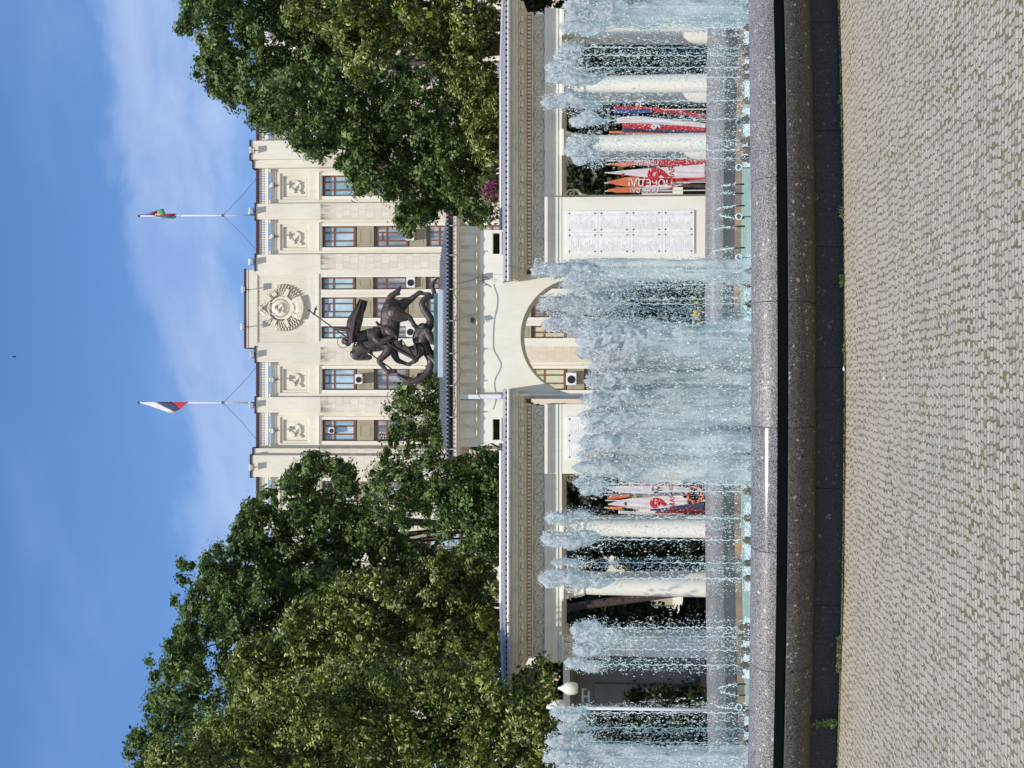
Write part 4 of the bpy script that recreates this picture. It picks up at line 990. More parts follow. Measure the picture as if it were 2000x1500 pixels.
chainM(m_, [(880,880,.12,56), (895,935,.14,46), (915,990,.15,34), (940,1022,.15,28), (985,1040,.15,20), (1030,1058,.15,19), (1045,1058,.15,22)], .9, 12)
chainM(m_, [(1045,1058,.15,22), (1070,1042,.15,18), (1098,1026,.15,26)], 1, 10)
chainM(m_, [(905,500,.13,88), (960,490,.15,64), (1015,450,.16,46), (1060,425,.16,32), (1110,385,.16,24), (1150,358,.16,26), (1180,368,.16,18), (1215,372,.16,18)], .8, 12)
chainM(m_, [(1212,372,.16,20), (1240,378,.16,26)], 1, 10)
chainM(m_, [(905,560,-.14,88), (965,585,-.16,62), (1010,595,-.16,44), (1045,600,-.16,30), (1075,640,-.16,23), (1098,680,-.16,25), (1130,690,-.16,18), (1165,690,-.16,18)], .8, 12)
chainM(m_, [(1160,690,-.16,20), (1188,690,-.16,27)], 1, 10)
chainM(m_, [(855,470,0,28), (850,435,0,24), (855,405,0,28), (880,385,0,32), (915,360,0,30), (945,330,0,22), (966,290,0,5)], .7, 10)     # tail
chainM(m_, [(870,375,0,20), (905,372,0,22), (950,372,0,14)], .7, 8)
organic(m_, 'horse', M['bronze'], st)
# tack
m_ = MB()
for a in range(1):
    m_.tube([SP(870+104*math.cos(t)*1.0, 640, 0)+Vector((0, math.sin(t)*.215, 0)) for t in [2*math.pi*k/24 for k in range(25)]], .012, 6)
m_.tube([SP(700,925,-.13), SP(760,915,-.20), SP(830,890,-.235), SP(850,800,-.26)], .012, 6); m_.tube([SP(560,1010,-.09), SP(600,965,-.10), SP(640,950,-.10)], .009, 6)
m_.tube([SP(620,1000,-.08), SP(650,930,-.15), SP(690,840,-.16), SP(700,790,-.2)], .010, 6)
m_.tube([SP(850,470,-.17), SP(856,560,-.27), SP(850,640,-.27)], .010, 6)
m_.build('harness', M['bronze'], st, smooth=True)
m_ = MB(); chainM(m_, [(735,655,-.02,10), (755,680,-.02,22), (790,700,0,34), (820,760,0,40), (850,800,-.05,30)], 3.0, 12); chainM(m_, [(735,655,0,10), (728,646,0,12)], 5, 8)
chainM(m_, [(800,700,-.22,30), (860,740,-.26,42), (900,770,-.27,20)], .5, 10)
organic(m_, 'saddle', M['bronze'], st, .014, 3)
# --- rider: one continuous body
m_ = MB()
chainM(m_, [(755,735,0,48), (710,745,0,48), (660,762,0,54), (610,780,0,60), (560,795,0,56), (525,805,0,42)], .85, 14)
chainM(m_, [(520,805,0,24), (480,825,0,20), (462,835,0,22)], 1, 10)                     # neck
m_.ball(SP(435,838,0), 33*KS, 14, 12, (.95, .85, 1.12)); chainM(m_, [(448,865,0,20), (465,862,0,14)], .8, 8); chainM(m_, [(430,868,0,8), (438,876,0,8), (446,872,0,6)], .7, 8)   # head, chin, nose
for d in (-.075, .075): m_.ball(SP(438,835,d), 8*KS, 7, 5, (.7, .5, 1.2))
for i in range(16):                                                                    # curled hair
    a = i*2.4; chainM(m_, [(418+14*math.cos(a)-10, 832+20*math.sin(a), .05*math.cos(a*1.7), 13), (412+12*math.cos(a+.7)-8, 828+22*math.sin(a+.7), .05*math.cos(a*1.7), 9)], 1, 6)
chainM(m_, [(540,770,-.12,30), (500,745,-.17,30), (455,725,-.20,26), (425,718,-.20,22), (385,714,-.18,19), (345,708,-.16,16), (322,704,-.15,14)], .95, 10)   # raised arm
chainM(m_, [(545,800,.12,30), (590,840,.17,26), (640,880,.16,20), (670,930,.12,16), (680,962,.06,14)], .95, 10)          # rein arm
for k, (dx_, dz_) in enumerate(((0, 0), (7, 3), (14, 5), (20, 6))):                       # four fingers closing on the shaft
    chainM(m_, [(318-dx_*.4, 694+dz_, -.165, 6), (305-dx_*.2+k*2, 696+dz_*1.2, -.175, 5.5), (298+k*4, 708+dz_, -.165, 5), (306+k*4, 716+dz_*.6, -.150, 4.5)], 1, 6)
chainM(m_, [(326, 712, -.14, 6.5), (315, 722, -.15, 5.5), (304, 718, -.165, 4.5)], 1, 6)
for s_ in (-1, 1):
    chainM(m_, [(745,745,.13*s_,44), (715,790,.22*s_,42), (735,825,.26*s_,38), (770,845,.27*s_,36), (790,835,.275*s_,32), (835,810,.28*s_,31), (880,782,.28*s_,22), (905,775,.28*s_,19)], .9, 12)
    chainM(m_, [(905,775,.28*s_,19), (922,790,.29*s_,14), (925,808,.29*s_,10)], 1, 8)
rd = organic(m_, 'rider', M['bronze'], st, .0125, 3)
m_ = MB()
for i in range(7):
    t = i/6; chainM(m_, [(640+t*50, 720-t*6, -.20+.0*t, 11), (646+t*50, 770, -.235, 11), (655+t*50, 822, -.17, 9)], .6, 6)
m_.build('armour_skirt', M['bronze'], rd, smooth=True)
# cloak: folded sheet blown out behind the shoulders
m_ = MB(); ctl = [((452,868),(512,838)), ((440,820),(530,800)), ((430,760),(545,770)), ((428,700),(570,735)), ((432,640),(596,640)), ((452,590),(598,632)), ((490,535),(606,560)), ((512,498),(616,520)), ((534,458),(622,474)), ((560,418),(626,436))]
NI, NK = len(ctl)-1, 18
for i in range(NI*4+1):
    f_ = i/4; a = min(int(f_), NI-1); t = f_-a
    L_ = [ctl[a][0][j]*(1-t)+ctl[a+1][0][j]*t for j in (0, 1)]; R_ = [ctl[a][1][j]*(1-t)+ctl[a+1][1][j]*t for j in (0, 1)]
    for k in range(NK+1):
        g_ = k/NK; X_ = L_[0]*(1-g_)+R_[0]*g_; Y_ = L_[1]*(1-g_)+R_[1]*g_
        d = -.05-.30*math.sin(math.pi*g_)*(1-.45*i/(NI*4))+.045*math.sin(g_*19+i*.11)*(.3+i/(NI*4))
        m_.v.append(tuple(SP(X_, Y_, d)))
for i in range(NI*4):
    for k in range(NK): m_.f.append((i*(NK+1)+k, i*(NK+1)+k+1, (i+1)*(NK+1)+k+1, (i+1)*(NK+1)+k)); m_.mi.append(0)
ck = m_.build('cloak', M['bronze'], rd, smooth=True); md = ck.modifiers.new('s', 'SOLIDIFY'); md.thickness = .05; md.offset = 1; md2 = ck.modifiers.new('b', 'SUBSURF'); md2.levels = 1; md2.render_levels = 1
m_ = MB(); c = SP(402,838,.03); Rh = 60*KS; m_.tube([c+Vector((math.cos(t)*Rh*.98, math.sin(t)*Rh*.25, math.sin(t)*Rh)) for t in [2*math.pi*k/40 for k in range(41)]], .008, 6); m_.build('halo_ring', M['bronze'], rd, smooth=True)
m_ = MB(); m_.tube([SP(62,528,-.16), SP(310,706,-.16), SP(640,935,-.12), SP(1000,1193,-.05)], .017, 8)
m_.ball(SP(64,530,-.16), .03, 8, 6); sp_ = m_.build('lance', M['bronze'], rd, smooth=True)
m_ = MB(); c1 = [SP(100,568,-.16), SP(118,545,-.18), SP(122,515,-.13), SP(150,478,-.16), SP(140,505,-.12), SP(154,520,-.15), SP(135,530,-.16), SP(132,560,-.17), SP(122,578,-.16)]
m_.add([tuple(p) for p in c1], [(0, 1, 7, 8), (1, 2, 6, 7), (2, 3, 4), (2, 4, 6), (4, 5, 6)]); pn = m_.build('pennant', M['bronze'], rd); pn.modifiers.new('s', 'SOLIDIFY').thickness = .015
# --- dragon
m_ = MB()
chainM(m_, [(1345,212,.1,4), (1310,228,.1,10), (1285,262,.1,17), (1275,310,.08,21), (1290,355,.05,23), (1285,392,.0,25), (1235,402,-.02,27), (1192,425,-.04,29), (1172,470,-.05,31), (1190,520,-.05,34), (1225,570,-.05,37), (1255,620,-.05,40), (1250,665,-.05,44), (1225,705,-.04,50), (1205,760,-.02,58), (1185,820,0,66), (1195,880,0,62), (1225,935,0,52), (1250,985,0,46), (1262,1040,0,42), (1248,1100,-.02,40), (1215,1150,-.03,38), (1170,1190,-.04,36), (1120,1212,-.05,33), (1075,1222,-.05,31)], .9, 14)
chainM(m_, [(1175,700,-.02,50), (1140,770,0,55), (1120,810,0,45), (1150,870,0,48)], .8, 12)
chainM(m_, [(1080,1225,-.05,32), (1050,1222,-.05,39), (1015,1212,-.05,35), (985,1196,-.05,25), (955,1180,-.05,18), (928,1168,-.05,10)], .8, 10)     # head, upper jaw
chainM(m_, [(1035,1240,-.05,18), (1010,1252,-.05,12), (990,1262,-.05,6)], .8, 8)
chainM(m_, [(1000,1195,-.05,12), (985,1165,-.05,10), (970,1180,-.05,5)], .8, 8)
for i, (X_, Y_) in enumerate(((1040,1195), (1060,1255), (1020,1190))): chainM(m_, [(X_, Y_, -.05, 9), (X_-14+i*3, Y_+(22 if i == 1 else -20), -.05, 3)], 1, 6)
for i in range(12): t = i/11; X_ = 1175+t*(-10)+30*math.sin(t*3); chainM(m_, [(1148+50*abs(math.sin(i*.5))*0+ (i*8 if i < 6 else 48+(i-6)*12), 468+i*16, -.05, 8), (1138+(i*8 if i < 6 else 48+(i-6)*12)-10, 462+i*16, -.05, 2)], .6, 6) if i < 8 else None
chainM(m_, [(1215,725,-.14,40), (1245,780,-.2,42), (1275,830,-.2,38), (1300,850,-.2,24)], .8, 10)      # haunch
chainM(m_, [(1300,850,-.2,20), (1312,815,-.22,14), (1314,790,-.22,8)], .8, 8)
chainM(m_, [(1250,980,-.1,34), (1290,1020,-.18,26), (1305,1070,-.2,20), (1290,1120,-.2,17), (1310,1150,-.2,12)], .8, 10)
chainM(m_, [(1250,960,.12,34), (1290,940,.18,26), (1306,900,.2,16)], .8, 8)
dg_ = organic(m_, 'dragon', M['bronze'], st)
m_ = MB(); tip = (832,842); root = (1150,985)
edge = [(832,842), (900,822), (958,830), (972,815), (985,868), (1002,868), (1040,885), (1085,872), (1102,832), (1112,880), (1150,872), (1175,900)]
lead = [(832,842), (862,868), (905,905), (960,930), (1010,950), (1050,972), (1085,992), (1110,1010), (1120,1028), (1135,1018), (1150,1000), (1200,960)]
NK = 8
for i in range(12):
    for k in range(NK+1):
        g_ = k/NK; X_ = edge[i][0]*(1-g_)+lead[i][0]*g_; Y_ = edge[i][1]*(1-g_)+lead[i][1]*g_; m_.v.append(tuple(SP(X_, Y_, -.30+.10*math.sin(i*2.1)*(1-g_)+.12*g_)))
for i in range(11):
    for k in range(NK): m_.f.append((i*(NK+1)+k, i*(NK+1)+k+1, (i+1)*(NK+1)+k+1, (i+1)*(NK+1)+k)); m_.mi.append(0)
w_ = m_.build('wing_membrane', M['bronze'], dg_, smooth=True); w_.modifiers.new('s', 'SOLIDIFY').thickness = .02
m_ = MB(); chainM(m_, [(832,842,-.30,6), (870,872,-.26,12), (960,930,-.2,15), (1050,975,-.2,17), (1118,1015,-.2,18), (1122,1030,-.2,8)], 1, 8)
for e in ((972,815), (1002,868), (1102,832), (1150,872)): chainM(m_, [(1112,1005,-.2,9), ((1112+e[0])/2+8, (1005+e[1])/2+18, -.30, 7), (e[0], e[1], -.28, 4)], 1, 6)
m_.build('wing_bones', M['bronze'], dg_, smooth=True)
m_ = MB(); a_, b_ = SP(1345, 1140), SP(1308, 372); m_.box(a_.x, b_.x, YS-.55, YS+.55, SP(1346, 760).z-.02, SP(1312, 760).z, .02); m_.build('plinth', M['verdigris'], st)

# ================================================================= BANNER FLAGS behind the colonnade
def font_mesh(txt, size):
    c = bpy.data.curves.new('t', 'FONT'); c.body = txt; c.size = size; c.align_x = 'CENTER'; c.align_y = 'CENTER'; c.offset = size*(.04 if txt == '9' else .022); c.resolution_u = 3
    o = bpy.data.objects.new('t', c); COL.objects.link(o); dg = bpy.context.evaluated_depsgraph_get(); me = bpy.data.meshes.new_from_object(o.evaluated_get(dg))
    bm = bmesh.new(); bm.from_mesh(me); bmesh.ops.triangulate(bm, faces=bm.faces); bmesh.ops.subdivide_edges(bm, edges=[e for e in bm.edges if e.calc_length() > size*.12], cuts=2)
    bmesh.ops.triangulate(bm, faces=bm.faces)
    V = [v.co.copy() for v in bm.verts]; Fs = [[v.index for v in f.verts] for f in bm.faces]; bm.free(); bpy.data.objects.remove(o); return V, Fs
def banner(lab, Y, pole, cols, texts=(), fold=1.0, group='victory day banners behind the colonnade', seedk=0):
    """cols: [(material, [(v, yL, yR), ...])] vertical cloths given by their edges; the first is the top layer"""
    v0 = cols[0][1][0][0]; yb = pole; px_ = PT(1250, yb, Y).x
    t = thing('banner_flag', lab, 'banner', (px_, Y+.06, 0), group)
    m_ = MB(); m_.tube([(px_, Y+.08, 0), (px_, Y+.08, ZP(v0-6, Y))], .016, 6); m_.build('pole', M['pole_white'], t)
    def dep(v, y): return .05*fold*math.sin(y*.30+v*.025+seedk)+.022*fold*math.sin(y*.62-v*.05+seedk*2)
    for li, (mt, rows) in enumerate(cols):
        m_ = MB(); K_ = 18; full = []
        for i in range(len(rows)-1):
            for s_ in range(12):
                f_ = s_/12; full.append([rows[i][q]*(1-f_)+rows[i+1][q]*f_ for q in range(3)])
        full.append(list(rows[-1])); yo = Y+li*.03
        for (v, yl, yr) in full:
            for k in range(K_+1):
                y = yl+(yr-yl)*k/K_; m_.v.append(tuple(PT(v, y, yo+dep(v, y))))
        for i in range(len(full)-1):
            for k in range(K_): m_.f.append((i*(K_+1)+k, i*(K_+1)+k+1, (i+1)*(K_+1)+k+1, (i+1)*(K_+1)+k)); m_.mi.append(0)
        o = m_.build('cloth', M[mt], t, smooth=True); o.modifiers.new('s', 'SOLIDIFY').thickness = .004
    for txt, v, y, hpx, rot, mt in texts:
        V, Fs = font_mesh(txt, 1.0); m_ = MB(); out = []
        for p in V:
            x_, z_ = p.x*hpx*1.35, p.y*hpx*1.35
            if rot: x_, z_ = -z_, x_
            vv_, yy_ = v-z_, y-x_; out.append(tuple(PT(vv_, yy_, Y+dep(vv_, yy_)-.012)))
        m_.add(out, Fs); m_.build('lettering', M[mt], t)
YF = 52.0
banner('white banner lettered 9 МАЯ in red, frontmost beside the right plaques', YF, 336, [('cl_white', [(1187,337,338.5), (1215,333,341), (1260,329,346), (1310,326,348), (1380,320,347)])],
       [('9', 1287, 340.5, 39, False, 'cl_red'), ('МАЯ', 1312, 340, 10.5, False, 'cl_red'), ('★', 1217, 341, 7, False, 'cl_red')], .5)
banner('red and orange banner lettered ПОБЕДА! just left of the white 9 МАЯ banner', YF+.18, 356, [('cl_orange', [(1186,355,357), (1205,350,361), (1220,347,364), (1237,344,366), (1250,343,366)]), ('cl_red', [(1222,347,364), (1240,344,366), (1290,336,360), (1330,332,354), (1380,326,350)])],
       [('ПОБЕДА!', 1270, 355.5, 14.5, True, 'cl_white')], .5, seedk=1)
banner('white and red banner with orange tip lettered ПОБЕДА! closest to the right plaque wall', YF+.4, 372, [('cl_orange', [(1187,370,373), (1206,366,376.5), (1222,366,376), (1240,366,376), (1252,362,374)]), ('cl_white', [(1246,360,374), (1280,356,371), (1310,352,367), (1345,349,358), (1380,344,352)])],
       [('ПОБЕДА!', 1258, 371, 9, True, 'cl_white'), ('МАЯ', 1312, 358, 8, False, 'cl_red')], .5, seedk=2)
banner('narrow white and red banner with orange tip just right of the white 9 МАЯ banner', YF+.3, 320, [('cl_orange', [(1188,320,321.5), (1220,317,326.5), (1238,316,322), (1262,315,324), (1276,315,323)]), ('cl_red', [(1232,314,322), (1280,312,323), (1330,309,323), (1380,308,322)])],
       [('ПОБЕДА!', 1262, 317, 8, True, 'cl_white')], .4, seedk=3)
banner('thin white banner with a black striped hem beside the second right column', YF+.6, 313, [('cl_white', [(1188,310.5,313), (1230,309,315), (1290,308,318), (1380,306,314)]), ('cl_dred', [(1200,312,315), (1280,307,312), (1380,304,309)])], [], .4, seedk=4)
banner('blue and red banner rippling between two right columns, nearest the dark hedge', YF+.3, 214, [('cl_blue', [(1200,212,221), (1230,213,222), (1262,214,220), (1275,216,219)]), ('cl_red', [(1199,208,215), (1230,207.5,214), (1280,210,218), (1330,214,220), (1380,226,231)]), ('cl_dred', [(1240,209,220), (1290,211,222), (1340,216,226), (1380,222,238)])], [], .8, seedk=5)
banner('lilac white banner with red letters between two right columns', YF, 238, [('cl_white', [(1205,230,238), (1240,226,240), (1290,231,243), (1340,236,246), (1380,241,250)]), ('cl_red', [(1216,241,250), (1260,240,252), (1320,242,254), (1380,244,256)])],
       [('9', 1282, 246.5, 18, False, 'cl_white')], .8, seedk=6)
banner('dark blue banner with an orange edge hugging the second right column', YF+.4, 256, [('cl_navy', [(1215,250,259), (1260,250,259), (1320,253,259), (1380,254,259)]), ('cl_orange', [(1190,256,260), (1240,255,262), (1300,257,261)])], [], .6, seedk=7)
banner('white banner lettered 9 МАЯ in red between the left plaque wall and first left column', YF, 978, [('cl_white', [(1188,984,986), (1215,976,989), (1250,971,996), (1300,969,992), (1345,973,984)]), ('cl_navy', [(1270,990,998), (1300,989,997), (1330,986,994), (1352,979,992), (1375,982,998)]), ('cl_dred', [(1280,998,1003), (1320,991,1003), (1380,987,1003)])],
       [('9', 1287, 982.5, 31, False, 'cl_red'), ('МАЯ', 1313, 979, 9.5, False, 'cl_red'), ('★', 1222, 984, 7, False, 'cl_dred')], .6, seedk=8)
banner('shaded lilac banner lettered 9 МАЯ half hidden by the left water jets', YF+.35, 953, [('cl_white', [(1188,951,955), (1215,949,963), (1260,948,964), (1310,949,966), (1350,953,968)]), ('cl_red', [(1214,944,949), (1260,942,949), (1330,944,950)])],
       [('9', 1285, 957, 22, False, 'cl_dred'), ('МАЯ', 1311, 957, 7, False, 'cl_dred')], .6, seedk=9)
banner('orange streamer banner with pointed tips between the two left 9 МАЯ banners', YF+.5, 967, [('cl_orange', [(1186,964,966), (1186.5,969,975), (1215,966,973), (1232,966,969)]), ('cl_dred', [(1212,968,975), (1232,967,971)])], [], .4, seedk=10)
banner('orange tipped banner with red edge next to the first left column', YF+.6, 992, [('cl_orange', [(1186,990,994), (1212,989,996), (1216,990,996)]), ('cl_white', [(1208,997,1003), (1240,999,1004), (1300,996,1000)])], [], .4, seedk=11)
m_ = MB(); c = PT(1358, 965, YF-.3)
wr = thing('flower_wreath', 'orange artificial flower wreath standing below the left banners', 'wreath', (c.x, c.y, 0)); 
for k in range(46):
    a = 2*math.pi*k/46; q = c+Vector((math.cos(a)*.22+random.uniform(-.03, .03), random.uniform(-.05, .05), math.sin(a)*.20+random.uniform(-.03, .03))); m_.ball(q, random.uniform(.025, .045), 6, 4)
m_.build('blossoms', M['cl_orange'], wr, smooth=True)
m_ = MB(); m_.tube([(c.x-.2, c.y+.1, 0), (c.x, c.y+.05, c.z+.2), (c.x+.2, c.y+.1, 0)], .015, 5); m_.build('stand', M['dark_metal'], wr)
def flowers(v, y, lab, mt, Y=44.0):
    c = PT(v, y, Y); t = thing('flower_bunch', lab, 'flowers', (c.x, c.y, 0)); m_ = MB(); rs = random.Random(int(y))
    for k in range(26): m_.ball(c+Vector((rs.gauss(0, .10), rs.gauss(0, .05), rs.gauss(0, .05))), rs.uniform(.02, .04), 6, 4)
    m_.build('blossoms', M[mt], t, smooth=True); m_ = MB(); m_.lathe((c.x, c.y, 0), [(.10, 0), (.16, c.z-.1), (.15, c.z-.08)], 12); m_.build('pot', M['plinth'], t)
flowers(1362, 729, 'pink flowers in a pot beyond the basin, under the left side of the arch', 'pinkflower')
flowers(1360, 612, 'yellow flowers in a pot beyond the basin, under the right side of the arch', 'cl_yellow')

# ================================================================= KIOSK, LAMPS
YK = 52.0
M['kiosk_glass'] = plain('dull_kiosk_glass', (.11,.115,.105), .25, .25, 1.5, .02)
kq = thing('kiosk', 'shaded grey flat roofed kiosk with a long wooden bench board, left of the colonnade', 'kiosk', (XP(1335, YK), YK, 0))
x0, x1 = XP(1384, YK), XP(1270, YK); zt = ZP(1122, YK)
m_ = MB(); m_.box(x0, x1, YK+.3, YK+3, -.02, zt); m_.box(x0-.1, x1+.1, YK-2.5, YK+3.1, zt+.002, zt+.18); m_.build('wall', M['kiosk'], kq)  # roof overhang drawn extra long to put the whole wall in shade
m_ = MB(); m_.box(x0+.05, XP(1338, YK), YK+.24, YK+.298, ZP(1352, YK), ZP(1160, YK)); m_.build('glass_panel', M['kiosk_glass'], kq)
m_ = MB(); m_.box(XP(1382, YK), XP(1352, YK), YK-.15, YK+.2, ZP(1368, YK), ZP(1361, YK)); m_.box(XP(1344, YK), XP(1322, YK), YK-.15, YK+.2, ZP(1368, YK), ZP(1361, YK)); m_.build('bench_board', M['trunk'], kq)
fr = thing('wall_lamp_frame', 'white ladder shaped metal frame just below the lower globe lamp', 'metal frame', (XP(1358, 50.5), 50.5, ZP(1145, 50.5)))
Yk = 50.5; m_ = MB()
m_.box(XP(1372, Yk), XP(1345, Yk), Yk, Yk+.05, ZP(1140, Yk), ZP(1136, Yk)); m_.box(XP(1372, Yk), XP(1350, Yk), Yk+.001, Yk+.05, ZP(1152, Yk), ZP(1148, Yk)); m_.build('rail', M['white_paint'], fr)
m_ = MB(); m_.box(XP(1362, Yk), XP(1359, Yk), Yk+.002, Yk+.045, ZP(1148, Yk)+.001, ZP(1140, Yk)-.001); m_.box(XP(1347.5, Yk), XP(1345, Yk), Yk+.002, Yk+.045, ZP(1145, Yk), ZP(1140, Yk)-.001); m_.build('rung', M['white_paint'], fr)
lp = thing('street_lamp', 'slim white lamp post with two cream pendant globes among the linden leaves', 'street lamp', (XP(1386.5, 39.7), 39.9, 0))
Yl = 39.7; xc_ = XP(1386.5, Yl)
m_ = MB(); m_.lathe((xc_, Yl+.2, 0), [(.040, 0), (.037, 2), (.033, ZP(1070, Yl)), (.015, ZP(1066, Yl))], 12); m_.build('post', M['pole_white'], lp, smooth=True)
for (v, y, dy) in ((1114, 1344.5, 0), (1092, 1379, .35)):
    c = PT(v, y, Yl+dy); m_ = MB()
    m_.lathe((c.x, c.y, c.z), [(.087, -.163), (.131, -.111), (.144, -.016), (.135, .071), (.095, .135), (.075, .15)], 20); gl_ = m_.build('globe', M['globe'], lp, smooth=True)
    m_ = MB(); m_.lathe((c.x, c.y, c.z), [(.08, .149), (.067, .175), (.036, .214), (.024, .262), (.01, .27)], 16); m_.build('neck', M['white_paint'], gl_, smooth=True)
    m_ = MB(); m_.tube([(c.x, c.y, c.z+.26), (c.x, c.y, c.z+.33), ((c.x+xc_)/2, Yl+.2, c.z+.38), (xc_, Yl+.2, c.z+.25)], .011, 6); m_.build('arm', M['dark_metal'], lp, smooth=True)
# ================================================================= TREES
def inpoly(p, poly):
    x, y = p; c = False; n = len(poly)
    for i in range(n):
        x1, y1 = poly[i]; x2, y2 = poly[(i+1) % n]
        if (y1 > y) != (y2 > y) and x < (x2-x1)*(y-y1)/(y2-y1)+x1: c = not c
    return c
def edged(p, poly):
    best = 1e9
    for i in range(len(poly)):
        ax, ay_ = poly[i]; bx_, by = poly[(i+1) % len(poly)]; dx_, dy_ = bx_-ax, by-ay_; L = dx_*dx_+dy_*dy_ or 1
        t = max(0, min(1, ((p[0]-ax)*dx_+(p[1]-ay_)*dy_)/L)); best = min(best, math.hypot(p[0]-ax-t*dx_, p[1]-ay_-t*dy_))
    return best
def leaves(C, N_, size, rng, asp=.62):
    n = len(C); t = rng.normal(size=(n, 3)); t -= (t*N_).sum(1, keepdims=True)*N_; t /= np.linalg.norm(t, axis=1, keepdims=True)+1e-9
    b = np.cross(N_, t); s = size*rng.uniform(.6, 1.25, (n, 1))
    V = np.empty((n, 4, 3)); V[:, 0] = C-t*s*.5; V[:, 1] = C+b*s*.5*asp+N_*s*.10; V[:, 2] = C+t*s*.55; V[:, 3] = C-b*s*.5*asp+N_*s*.10
    return V.reshape(-1, 3), np.arange(n*4).reshape(n, 4)
def tree(name, label, poly, Y0, dY, seed, leaf='leaf_dark', rmax=48, nb=60, size=.15, sp=.42, per=20, trunk=None, bract=0, cat='tree', group=None, gap=.0, limbs=8, trunk_r=.22, rmin=9, sg=.115):
    rng = np.random.default_rng(seed); rs = random.Random(seed)
    vs_ = [p[0] for p in poly]; ys_ = [p[1] for p in poly]; blobs = []; tries = 0
    while len(blobs) < nb and tries < nb*60:
        tries += 1; p = (rs.uniform(min(vs_), max(vs_)), rs.uniform(min(ys_), max(ys_)))
        if not inpoly(p, poly): continue
        e = edged(p, poly); r_ = min(rmax, e*1.05); 
        if r_ < rmin*.8: continue
        r_ *= rs.uniform(.7, 1.0)
        if any(math.hypot(p[0]-q[0], p[1]-q[1]) < .45*min(r_, q[2]) for q in blobs): continue
        blobs.append((p[0], p[1], r_))
    cv = sum(vs_)/len(vs_); cy_ = sum(ys_)/len(ys_)
    Cs, Ns, cen = [], [], []; In, Id = [], []
    for v, y, r_ in blobs:
        Yb_ = Y0+rs.uniform(-1, 1)*dY*1.1; c = PT(v, y, Yb_); rm = r_*Yb_/FPX; cen.append((c, rm))
        n = max(5, int(4*math.pi*rm*rm/(sp*sp)))
        d = rng.normal(size=(n, 3)); d /= np.linalg.norm(d, axis=1, keepdims=True); keep = d[:, 1] < .55; d = d[keep]
        if gap: d = d[rng.random(len(d)) > gap]
        rad = rm*(.62+.42*rng.random((len(d), 1))**.6); cc = np.array(c)+d*rad*np.array([1, 1.1, .92])
        k = per; L_ = np.repeat(cc, k, axis=0)+rng.normal(size=(len(cc)*k, 3))*np.array([sg, sg, sg*.75]); cn = d*.75+np.array([0, -.1, .55])+rng.normal(size=d.shape)*.40; nn = np.repeat(cn, k, axis=0)+rng.normal(size=(len(cc)*k, 3))*.33
        nn /= np.linalg.norm(nn, axis=1, keepdims=True); Cs.append(L_); Ns.append(nn)
        ni = max(6, int(10*rm*rm/(sp*sp))); di = rng.normal(size=(ni*3, 3)); di /= np.linalg.norm(di, axis=1, keepdims=True); Ci = np.array(c)+di*rm*(.62*rng.random((ni*3, 1))**.5); In.append(Ci); Id.append(di)
    Cs = np.concatenate(Cs); Ns = np.concatenate(Ns)
    tx = trunk if trunk is not None else cy_; base = PT(1300, tx, Y0); t = thing(name, label, cat, (base.x, Y0, 0), group)
    V, Fq = leaves(Cs, Ns, size, rng); In = np.concatenate(In); Id = np.concatenate(Id); V2, F2 = leaves(In, Id, size*1.7, rng, .8)
    cr = npmesh('crown', np.concatenate([V, V2]), np.concatenate([Fq, F2+len(V)]), M[leaf], t)
    if bract:
        idx = rng.random(len(Cs)) < bract; B = Cs[idx]+Ns[idx]*.06; keep = B[:, 1] < Y0+dY; B = B[keep]; nb_ = Ns[idx][keep]
        V, Fq = leaves(B+np.array([0, -.04, .02]), nb_, size*.92, rng, .36); npmesh('blossom_bracts', V, Fq, M['bract'], cr)
    m_ = MB(); zt = PT(cv, tx, Y0).z; top = Vector((PT(cv, cy_, Y0).x, Y0, zt)); b0 = Vector((base.x, Y0, -.05)); mid = b0.lerp(top, .5)+Vector((rs.uniform(-.3, .3), 0, 0))
    m_.tube([b0, b0+Vector((0, 0, .4)), mid, top], [trunk_r*1.35, trunk_r, trunk_r*.75, trunk_r*.35], 10)
    for c, rm in sorted(cen, key=lambda q: -q[1])[:limbs*3]:
        f_ = rs.uniform(.35, .95); s0 = b0.lerp(top, f_) if f_ > .5 else b0.lerp(mid, f_*2)
        mdl = s0.lerp(c, .5)+Vector((rs.uniform(-.2, .2), rs.uniform(-.1, .1), -.25)); m_.tube([s0, mdl, c], [trunk_r*.26, trunk_r*.16, trunk_r*.07], 6)
        for j in range(5):
            q = Vector((rs.gauss(0, 1), rs.gauss(0, 1)*.7-.3, rs.gauss(0, 1))).normalized()*rm*.9; m_.tube([c-q*.1, c+q*.5+Vector((0, 0, .04)), c+q], [trunk_r*.07, .014, .005], 4)
    m_.build('trunk', M['trunk'], t, smooth=True)
    return t
